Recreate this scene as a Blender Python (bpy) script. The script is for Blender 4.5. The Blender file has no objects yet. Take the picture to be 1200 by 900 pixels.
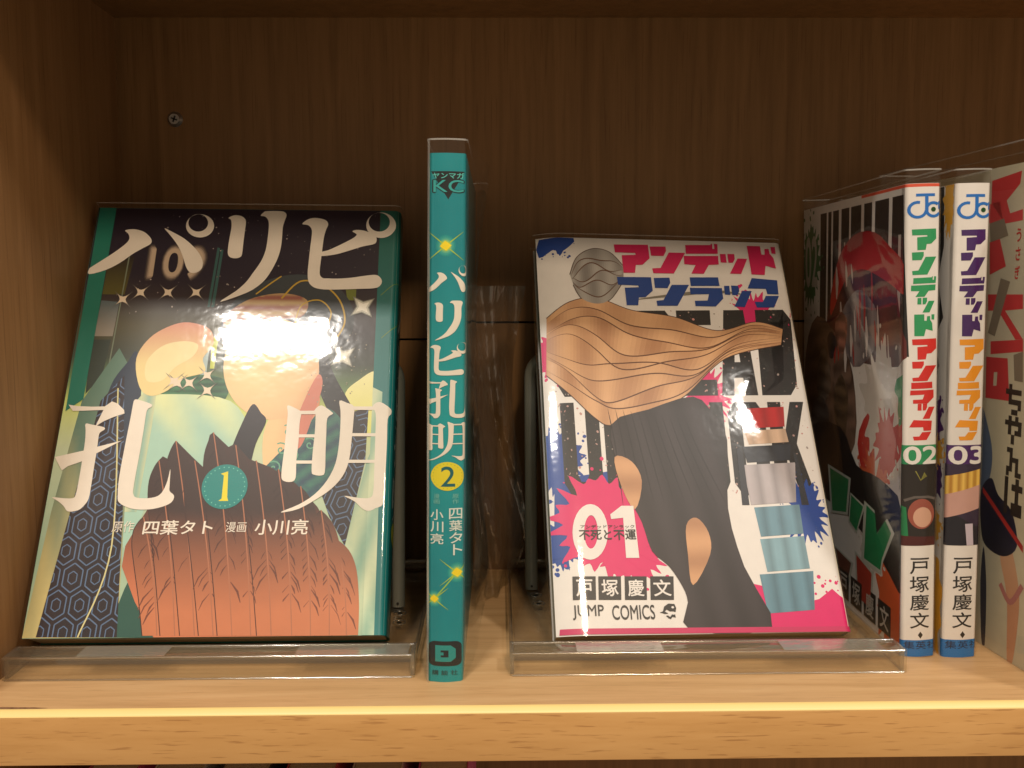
import bpy, bmesh, math, random
from mathutils import Vector, Matrix, Euler
from mathutils.geometry import tessellate_polygon

MM = 0.001
scene = bpy.context.scene
COL = scene.collection

# ------------------------------------------------------------------ camera
def rad(a): return math.radians(a)
cam_d = bpy.data.cameras.new("camera")
cam = bpy.data.objects.new("camera", cam_d)
COL.objects.link(cam)
scene.camera = cam
PITCH, YAW, ROLL, EYE = 5.66, 0.77, 0.2, 136.5
fw = Vector((math.sin(rad(YAW))*math.cos(rad(PITCH)), math.cos(rad(YAW))*math.cos(rad(PITCH)), -math.sin(rad(PITCH))))
rt = Vector((math.cos(rad(YAW)), -math.sin(rad(YAW)), 0))
up = rt.cross(fw)
r_ = rt*math.cos(rad(-ROLL)) + up*math.sin(rad(-ROLL))
u_ = -rt*math.sin(rad(-ROLL)) + up*math.cos(rad(-ROLL))
cam.matrix_world = Matrix(((r_.x, u_.x, -fw.x, 0), (r_.y, u_.y, -fw.y, 0), (r_.z, u_.z, -fw.z, EYE*MM), (0, 0, 0, 1)))
cam_d.sensor_fit = 'HORIZONTAL'
cam_d.sensor_width = 36.0
cam_d.lens = 36.0*1110/1200
cam_d.clip_start = 0.01
cam_d.clip_end = 50

# ------------------------------------------------------------------ light of the shop
world = bpy.data.worlds.new("World")
scene.world = world
world.use_nodes = True
bg = world.node_tree.nodes['Background']
bg.inputs[0].default_value = (1.0, 0.80, 0.58, 1)
bg.inputs[1].default_value = 0.40

def area(name, pos, target, sx, sy, radiance, color):
    d = bpy.data.lights.new(name, 'AREA')
    d.shape = 'RECTANGLE'; d.size = sx; d.size_y = sy
    d.energy = radiance*sx*sy*math.pi
    d.color = color
    o = bpy.data.objects.new(name, d); COL.objects.link(o)
    o.location = pos
    o.rotation_euler = (Vector(target)-Vector(pos)).to_track_quat('-Z', 'Z').to_euler()
    return o
area("ceiling_lamp_key", (0.34, -1.26, 1.60), (0.0, 0.38, 0.08), 0.20, 0.20, 150, (1.0, 0.78, 0.56))
area("ceiling_lamp_left", (-0.44, -0.80, 1.74), (-0.08, 0.38, 0.10), 0.27, 0.075, 274, (1.0, 0.93, 0.84))
area("ceiling_lamp_right", (0.93, -0.54, 1.66), (0.1, 0.38, 0.10), 0.07, 0.22, 230, (1.0, 0.94, 0.86))

vs = scene.view_settings
vs.view_transform = 'Standard'; vs.look = 'None'; vs.exposure = 0.06; vs.gamma = 1.0
scene.cycles.transparent_max_bounces = 48
scene.cycles.max_bounces = 10
scene.cycles.diffuse_bounces = 4
scene.cycles.glossy_bounces = 6
scene.cycles.caustics_reflective = False
scene.cycles.use_denoising = True
scene.cycles.sample_clamp_indirect = 4

# ------------------------------------------------------------------ materials
def s2l(c):
    c = c/255.0
    return c/12.92 if c <= 0.04045 else ((c+0.055)/1.055)**2.4
def RGB(r, g, b): return (s2l(r), s2l(g), s2l(b))

def mat(name):
    m = bpy.data.materials.new(name); m.use_nodes = True
    nt = m.node_tree; nt.nodes.clear()
    out = nt.nodes.new('ShaderNodeOutputMaterial')
    return m, nt, out
def node(nt, t, **kw):
    n = nt.nodes.new(t)
    for k, v in kw.items():
        if k in n.inputs: n.inputs[k].default_value = v
        else: setattr(n, k, v)
    return n

def wood(name, dark, mid, light, scale, grain, rough, fleck=0.0, fleck_scale=(40, 900, 900), gloss=0.35):
    """veneer: stretched noise bands plus short dark pores; grain = the mapping scale that stretches it"""
    m, nt, out = mat(name)
    L = nt.links.new
    tc = node(nt, 'ShaderNodeTexCoord')
    mp = node(nt, 'ShaderNodeMapping'); mp.inputs['Scale'].default_value = grain
    L(tc.outputs['Object'], mp.inputs['Vector'])
    n1 = node(nt, 'ShaderNodeTexNoise', Scale=scale, Detail=6.0, Roughness=0.62, Distortion=0.4)
    L(mp.outputs[0], n1.inputs['Vector'])
    cr = node(nt, 'ShaderNodeValToRGB')
    e = cr.color_ramp.elements
    e[0].position = 0.28; e[0].color = (*dark, 1)
    e[1].position = 0.72; e[1].color = (*light, 1)
    k = e.new(0.5); k.color = (*mid, 1)
    L(n1.outputs['Fac'], cr.inputs[0])
    mp2 = node(nt, 'ShaderNodeMapping'); mp2.inputs['Scale'].default_value = fleck_scale
    L(tc.outputs['Object'], mp2.inputs['Vector'])
    n2 = node(nt, 'ShaderNodeTexNoise', Scale=1.0, Detail=2.0, Roughness=0.5)
    L(mp2.outputs[0], n2.inputs['Vector'])
    mr = node(nt, 'ShaderNodeMapRange')
    mr.inputs['From Min'].default_value = 0.60; mr.inputs['From Max'].default_value = 0.70
    L(n2.outputs['Fac'], mr.inputs['Value'])
    mu = node(nt, 'ShaderNodeMath', operation='MULTIPLY'); mu.inputs[1].default_value = fleck
    L(mr.outputs[0], mu.inputs[0])
    # broad tonal drift
    n3 = node(nt, 'ShaderNodeTexNoise', Scale=7.0, Detail=2.0)
    L(tc.outputs['Object'], n3.inputs['Vector'])
    mr3 = node(nt, 'ShaderNodeMapRange'); mr3.inputs['To Min'].default_value = 0.86; mr3.inputs['To Max'].default_value = 1.12
    L(n3.outputs['Fac'], mr3.inputs['Value'])
    mx0 = node(nt, 'ShaderNodeVectorMath', operation='SCALE')
    L(cr.outputs[0], mx0.inputs[0]); L(mr3.outputs[0], mx0.inputs['Scale'])
    mx = node(nt, 'ShaderNodeMix', data_type='RGBA')
    L(mu.outputs[0], mx.inputs[0]); L(mx0.outputs[0], mx.inputs[6])
    mx.inputs[7].default_value = (dark[0]*0.55, dark[1]*0.45, dark[2]*0.4, 1)
    p = node(nt, 'ShaderNodeBsdfPrincipled', Roughness=rough)
    p.inputs['Specular IOR Level'].default_value = gloss
    L(mx.outputs[2], p.inputs['Base Color'])
    b = node(nt, 'ShaderNodeBump', Strength=0.12, Distance=0.0004)
    L(n1.outputs['Fac'], b.inputs['Height']); L(b.outputs[0], p.inputs['Normal'])
    L(p.outputs[0], out.inputs[0])
    return m

M = {}
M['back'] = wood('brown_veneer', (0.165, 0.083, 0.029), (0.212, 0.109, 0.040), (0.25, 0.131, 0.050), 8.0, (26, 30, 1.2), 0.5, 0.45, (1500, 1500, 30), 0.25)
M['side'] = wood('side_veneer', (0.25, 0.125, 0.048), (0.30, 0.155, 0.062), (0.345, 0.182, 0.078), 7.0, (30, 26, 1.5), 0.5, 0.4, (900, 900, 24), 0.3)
M['shelf'] = wood('beech_board', (0.52, 0.31, 0.14), (0.62, 0.385, 0.185), (0.69, 0.45, 0.23), 7.0, (2.0, 26, 26), 0.40, 0.30, (60, 1300, 1300), 0.35)
M['edge'] = wood('edge_banding', (0.50, 0.262, 0.085), (0.57, 0.312, 0.110), (0.62, 0.352, 0.132), 6.0, (2.4, 22, 22), 0.36, 0.55, (85, 1100, 1100), 0.4)

def ink(name, rough, spec):
    m, nt, out = mat(name); L = nt.links.new
    a = node(nt, 'ShaderNodeAttribute', attribute_name='ink')
    tc = node(nt, 'ShaderNodeTexCoord')
    n = node(nt, 'ShaderNodeTexNoise', Scale=180.0, Detail=3.0)
    L(tc.outputs['Object'], n.inputs['Vector'])
    mr = node(nt, 'ShaderNodeMapRange'); mr.inputs['To Min'].default_value = 0.93; mr.inputs['To Max'].default_value = 1.06
    L(n.outputs['Fac'], mr.inputs['Value'])
    sc = node(nt, 'ShaderNodeVectorMath', operation='SCALE')
    L(a.outputs['Color'], sc.inputs[0]); L(mr.outputs[0], sc.inputs['Scale'])
    p = node(nt, 'ShaderNodeBsdfPrincipled', Roughness=rough)
    p.inputs['Specular IOR Level'].default_value = spec
    L(sc.outputs[0], p.inputs['Base Color']); L(p.outputs[0], out.inputs[0])
    return m
M['ink'] = ink('printed_ink', 0.38, 0.35)

def plain(name, col, rough=0.5, metal=0.0, spec=0.5, var=0.0, vscale=60):
    m, nt, out = mat(name); L = nt.links.new
    p = node(nt, 'ShaderNodeBsdfPrincipled', Roughness=rough, Metallic=metal)
    p.inputs['Specular IOR Level'].default_value = spec
    tc = node(nt, 'ShaderNodeTexCoord')
    n = node(nt, 'ShaderNodeTexNoise', Scale=vscale, Detail=4.0)
    L(tc.outputs['Object'], n.inputs['Vector'])
    mr = node(nt, 'ShaderNodeMapRange'); mr.inputs['To Min'].default_value = 1-var; mr.inputs['To Max'].default_value = 1+var
    L(n.outputs['Fac'], mr.inputs['Value'])
    c = node(nt, 'ShaderNodeVectorMath', operation='SCALE'); c.inputs[0].default_value = col
    L(mr.outputs[0], c.inputs['Scale']); L(c.outputs[0], p.inputs['Base Color'])
    L(p.outputs[0], out.inputs[0])
    return m
M['rod'] = plain('grey_rod_plastic', (0.24, 0.24, 0.20), 0.34, 0.0, 0.5, 0.1)
M['screw'] = plain('screw_steel', (0.42, 0.40, 0.37), 0.35, 0.9)
M['dark'] = plain('dark_hole', (0.02, 0.017, 0.012), 0.6)
M['seam'] = plain('seam_shadow_gap', (0.03, 0.016, 0.008), 0.7)

def pages(name):
    m, nt, out = mat(name); L = nt.links.new
    tc = node(nt, 'ShaderNodeTexCoord')
    mp = node(nt, 'ShaderNodeMapping'); mp.inputs['Scale'].default_value = (6, 2600, 6)
    L(tc.outputs['Object'], mp.inputs['Vector'])
    n = node(nt, 'ShaderNodeTexNoise', Scale=1.0, Detail=2.0); L(mp.outputs[0], n.inputs['Vector'])
    cr = node(nt, 'ShaderNodeValToRGB')
    cr.color_ramp.elements[0].position = .35; cr.color_ramp.elements[0].color = (0.36, 0.30, 0.22, 1)
    cr.color_ramp.elements[1].position = .65; cr.color_ramp.elements[1].color = (0.66, 0.60, 0.48, 1)
    L(n.outputs['Fac'], cr.inputs[0])
    p = node(nt, 'ShaderNodeBsdfPrincipled', Roughness=0.85)
    L(cr.outputs[0], p.inputs['Base Color']); L(p.outputs[0], out.inputs[0])
    return m
M['pages'] = pages('page_edges')

def clear(name, tint, rough, ior, bump_scale, bump_strength, bump_dist, haze=0.0, stretch=(1, 1, 1), milk=0.0):
    """clear plastic: transparent body with Fresnel gloss and a wavy surface"""
    m, nt, out = mat(name); L = nt.links.new
    tc = node(nt, 'ShaderNodeTexCoord')
    mp = node(nt, 'ShaderNodeMapping'); mp.inputs['Scale'].default_value = stretch
    L(tc.outputs['Object'], mp.inputs['Vector'])
    n = node(nt, 'ShaderNodeTexNoise', Scale=bump_scale, Detail=4.0, Roughness=0.55)
    L(mp.outputs[0], n.inputs['Vector'])
    b = node(nt, 'ShaderNodeBump', Strength=bump_strength, Distance=bump_dist)
    L(n.outputs['Fac'], b.inputs['Height'])
    fr = node(nt, 'ShaderNodeFresnel'); L(b.outputs[0], fr.inputs['Normal'])
    ge = node(nt, 'ShaderNodeNewGeometry')                       # same gloss from both sides of the sheet
    io = node(nt, 'ShaderNodeMapRange'); io.inputs['To Min'].default_value = ior; io.inputs['To Max'].default_value = 1/ior
    L(ge.outputs['Backfacing'], io.inputs['Value']); L(io.outputs[0], fr.inputs['IOR'])
    ad = node(nt, 'ShaderNodeMath', operation='ADD', use_clamp=True); ad.inputs[1].default_value = haze
    L(fr.outputs[0], ad.inputs[0])
    t = node(nt, 'ShaderNodeBsdfTransparent'); t.inputs[0].default_value = (*tint, 1)
    g = node(nt, 'ShaderNodeBsdfGlossy', Roughness=rough); g.inputs[0].default_value = (1, 1, 1, 1)
    L(b.outputs[0], g.inputs['Normal'])
    mx = node(nt, 'ShaderNodeMixShader')
    L(ad.outputs[0], mx.inputs[0]); L(t.outputs[0], mx.inputs[1]); L(g.outputs[0], mx.inputs[2])
    if milk:                                                     # scuffed plastic scatters a little light
        d = node(nt, 'ShaderNodeBsdfDiffuse'); d.inputs[0].default_value = (0.85, 0.84, 0.80, 1)
        m2 = node(nt, 'ShaderNodeMixShader'); m2.inputs[0].default_value = milk
        L(mx.outputs[0], m2.inputs[1]); L(d.outputs[0], m2.inputs[2]); L(m2.outputs[0], out.inputs[0])
    else: L(mx.outputs[0], out.inputs[0])
    return m
M['film'] = clear('clear_film', (0.985, 0.985, 0.98), 0.06, 1.42, 34, 0.28, 0.0009, 0.0, (1, 1, 1), 0.004)
M['film_loose'] = clear('loose_film', (0.74, 0.71, 0.63), 0.10, 1.45, 38, 0.9, 0.0022, 0.07, (1.5, 1.5, .6), 0.03)
M['acrylic'] = clear('clear_acrylic', (0.94, 0.925, 0.87), 0.07, 1.49, 30, 0.25, 0.0006, 0.03, (1, 1, 1), 0.02)
M['acrylic_edge'] = clear('acrylic_cut_edge', (0.78, 0.76, 0.68), 0.14, 1.49, 90, 0.5, 0.0006, 0.12, (1, 1, 1), 0.06)
M['film_edge'] = clear('film_cut_edge', (0.86, 0.86, 0.84), 0.25, 1.5, 120, 0.6, 0.0005, 0.20, (1, 1, .3), 0.22)
M['tape'] = clear('clear_tape', (0.93, 0.92, 0.86), 0.16, 1.5, 160, 0.6, 0.0004, 0.16, (1, 3, 3), 0.10)
M['acrylic_glint'] = clear('acrylic_highlight', (0.90, 0.88, 0.82), 0.14, 1.49, 60, 0.5, 0.0006, 0.22, (.3, 1, 1))  # pale gloss of the rods that draw the edge highlights

# ------------------------------------------------------------------ object helpers
def link(name, me, m, parent=None):
    o = bpy.data.objects.new(name, me); COL.objects.link(o)
    if m is not None and len(me.materials) == 0: me.materials.append(m)
    if parent: o.parent = parent
    return o
def obj(name, bm, m, parent=None, smooth=None):
    me = bpy.data.meshes.new(name); bm.to_mesh(me); bm.free()
    if smooth is not None:
        for p in me.polygons: p.use_smooth = True
        try: me.set_sharp_from_angle(angle=rad(smooth))
        except Exception: pass
    return link(name, me, m, parent)
def thing(name, label, cat, loc=(0, 0, 0), rot=(0, 0, 0), group=None):
    o = bpy.data.objects.new(name, None); COL.objects.link(o)
    o.empty_display_size = 0.02
    o.location = loc; o.rotation_euler = rot
    o['label'] = label; o['category'] = cat
    if group: o['group'] = group
    return o
def add_box(bm, x0, x1, y0, y1, z0, z1, bevel=0.0, seg=2):
    vs_ = [bm.verts.new((x*MM, y*MM, z*MM)) for z in (z0, z1) for y in (y0, y1) for x in (x0, x1)]
    F = [(0, 2, 3, 1), (4, 5, 7, 6), (0, 1, 5, 4), (2, 6, 7, 3), (0, 4, 6, 2), (1, 3, 7, 5)]
    fs = [bm.faces.new([vs_[i] for i in f]) for f in F]
    if bevel:
        es = list({e for f in fs for e in f.edges})
        bmesh.ops.bevel(bm, geom=es, offset=bevel*MM, segments=seg, affect='EDGES', profile=0.5)
def box(name, b, m, parent=None, bevel=0.0, seg=2):
    bm = bmesh.new(); add_box(bm, *b, bevel=bevel, seg=seg)
    return obj(name, bm, m, parent, 40 if bevel else None)
def tube(bm, pts, r, n=14, cap=True):
    pts = [Vector(p)*MM for p in pts]; rings = []
    ref = Vector((0.13, 1, 0.07)).normalized()
    for i, p in enumerate(pts):
        d = (pts[min(i+1, len(pts)-1)]-pts[max(i-1, 0)]).normalized()
        a = d.cross(ref).normalized(); b = d.cross(a).normalized()
        rings.append([bm.verts.new(p+(a*math.cos(t)+b*math.sin(t))*r*MM) for t in [2*math.pi*k/n for k in range(n)]])
    for A, B in zip(rings, rings[1:]):
        for k in range(n): bm.faces.new((A[k], A[(k+1) % n], B[(k+1) % n], B[k]))
    if cap:
        bm.faces.new(rings[0][::-1]); bm.faces.new(rings[-1])

# ------------------------------------------------------------------ the bookcase
case = thing('bookcase', 'open beech and brown veneer shelf bay holding the comic books', 'bookcase')
XL, XR, YF, YB, ZT = -177.0, 420.0, 299.5, 454.0, 262.3
bm = bmesh.new()
add_box(bm, XL, XR, YF+1.95, YB, -18, 0)
obj('shelf_board', bm, M['shelf'], case)
box('edge_banding', (XL-20, XR+20, YF-0.6, YF+1.9, -18.3, -1.85), M['edge'], bpy.data.objects['shelf_board'], 0.35, 3)
# chamfered front arris: yellow bead, its colour paled to carry the lamp highlight
bm = bmesh.new()
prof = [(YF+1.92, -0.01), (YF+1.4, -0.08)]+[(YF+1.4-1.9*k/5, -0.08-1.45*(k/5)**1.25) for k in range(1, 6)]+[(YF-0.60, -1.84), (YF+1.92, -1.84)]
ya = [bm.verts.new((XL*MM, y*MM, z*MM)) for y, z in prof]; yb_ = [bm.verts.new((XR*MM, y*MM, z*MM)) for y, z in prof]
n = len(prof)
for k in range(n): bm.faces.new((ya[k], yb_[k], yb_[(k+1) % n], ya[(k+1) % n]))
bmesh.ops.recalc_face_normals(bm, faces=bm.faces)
obj('rounded_arris', bm, plain('arris_highlight_yellow', (0.84, 0.64, 0.25), 0.42, 0.0, 0.6, 0.04, 30), bpy.data.objects['shelf_board'], 30)

# side panel: leans in a trifle towards the back as in the photograph
bm = bmesh.new(); add_box(bm, XL-18, XL, YF-1.0, YB+6, -340, 560)
sp = obj('side_panel', bm, M['side'], case)
bm = bmesh.new(); add_box(bm, XR, XR+18, YF-1.0, YB+6, -340, 560)
obj('side_panel', bm, M['side'], case)
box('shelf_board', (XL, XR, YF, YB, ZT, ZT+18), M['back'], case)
box('shelf_board', (XL, XR, YF, YB, -338, -320), M['shelf'], case)
# back panels with their horizontal joints (two boards side by side, jointed at different heights)
g = 0.5; xs = -17.2
def board(P_, name='back_panel'):
    bm = bmesh.new()
    f_ = [bm.verts.new((x*MM, YB*MM, z*MM)) for x, z in P_]; k_ = [bm.verts.new((x*MM, (YB+5)*MM, z*MM)) for x, z in P_]
    bm.faces.new(f_); bm.faces.new(k_[::-1]); n = len(P_)
    for i in range(n): bm.faces.new((f_[i], k_[i], k_[(i+1) % n], f_[(i+1) % n]))
    bmesh.ops.recalc_face_normals(bm, faces=bm.faces)
    return obj(name, bm, M['back'], case)
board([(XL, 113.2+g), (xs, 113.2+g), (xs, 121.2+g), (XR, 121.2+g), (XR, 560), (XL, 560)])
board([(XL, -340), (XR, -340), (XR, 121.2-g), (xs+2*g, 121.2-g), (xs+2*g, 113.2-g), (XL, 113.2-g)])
box('carcass_backing', (XL-10, XR+10, YB+5.5, YB+8, -340, 560), M['seam'], case)
# shelf pin screw in the back
bm = bmesh.new()
bmesh.ops.create_cone(bm, cap_ends=True, segments=24, radius1=3.6*MM, radius2=2.4*MM, depth=1.4*MM)
bmesh.ops.rotate(bm, verts=bm.verts, matrix=Matrix.Rotation(rad(90), 3, 'X'))
bmesh.ops.translate(bm, verts=bm.verts, vec=(-150.7*MM, (YB-0.7)*MM, 216.3*MM))
sc_ = obj('screw', bm, M['screw'], case, 30)
bm = bmesh.new()
for a in (20, 110):
    b2 = bmesh.new(); add_box(b2, -1.5, 1.5, -0.15, 0.15, -0.35, 0.35)
    bmesh.ops.rotate(b2, verts=b2.verts, matrix=Matrix.Rotation(rad(a), 3, 'Y'))
    bmesh.ops.translate(b2, verts=b2.verts, vec=(-150.7*MM, (YB-1.5)*MM, 216.3*MM))
    t = bpy.data.meshes.new('t'); b2.to_mesh(t); b2.free(); bm.from_mesh(t)
obj('screw_slot', bm, M['dark'], sc_)

# worn chip in the front left of the shelf
bm = bmesh.new(); random.seed(3)
pts = [(-172, 301.9), (-168, 302.3), (-165, 303.2), (-160, 302.9), (-154, 302.7), (-149, 302.0), (-152, 301.6), (-160, 301.5)]
f = bm.faces.new([bm.verts.new((x*MM, y*MM, 0.06*MM)) for x, y in pts])
if f.normal.z < 0: f.normal_flip()
obj('veneer_chip', bm, plain('bare_chip', (0.24, 0.13, 0.07), 0.8, 0, .2, .7, 500), bpy.data.objects['shelf_board'])

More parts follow.
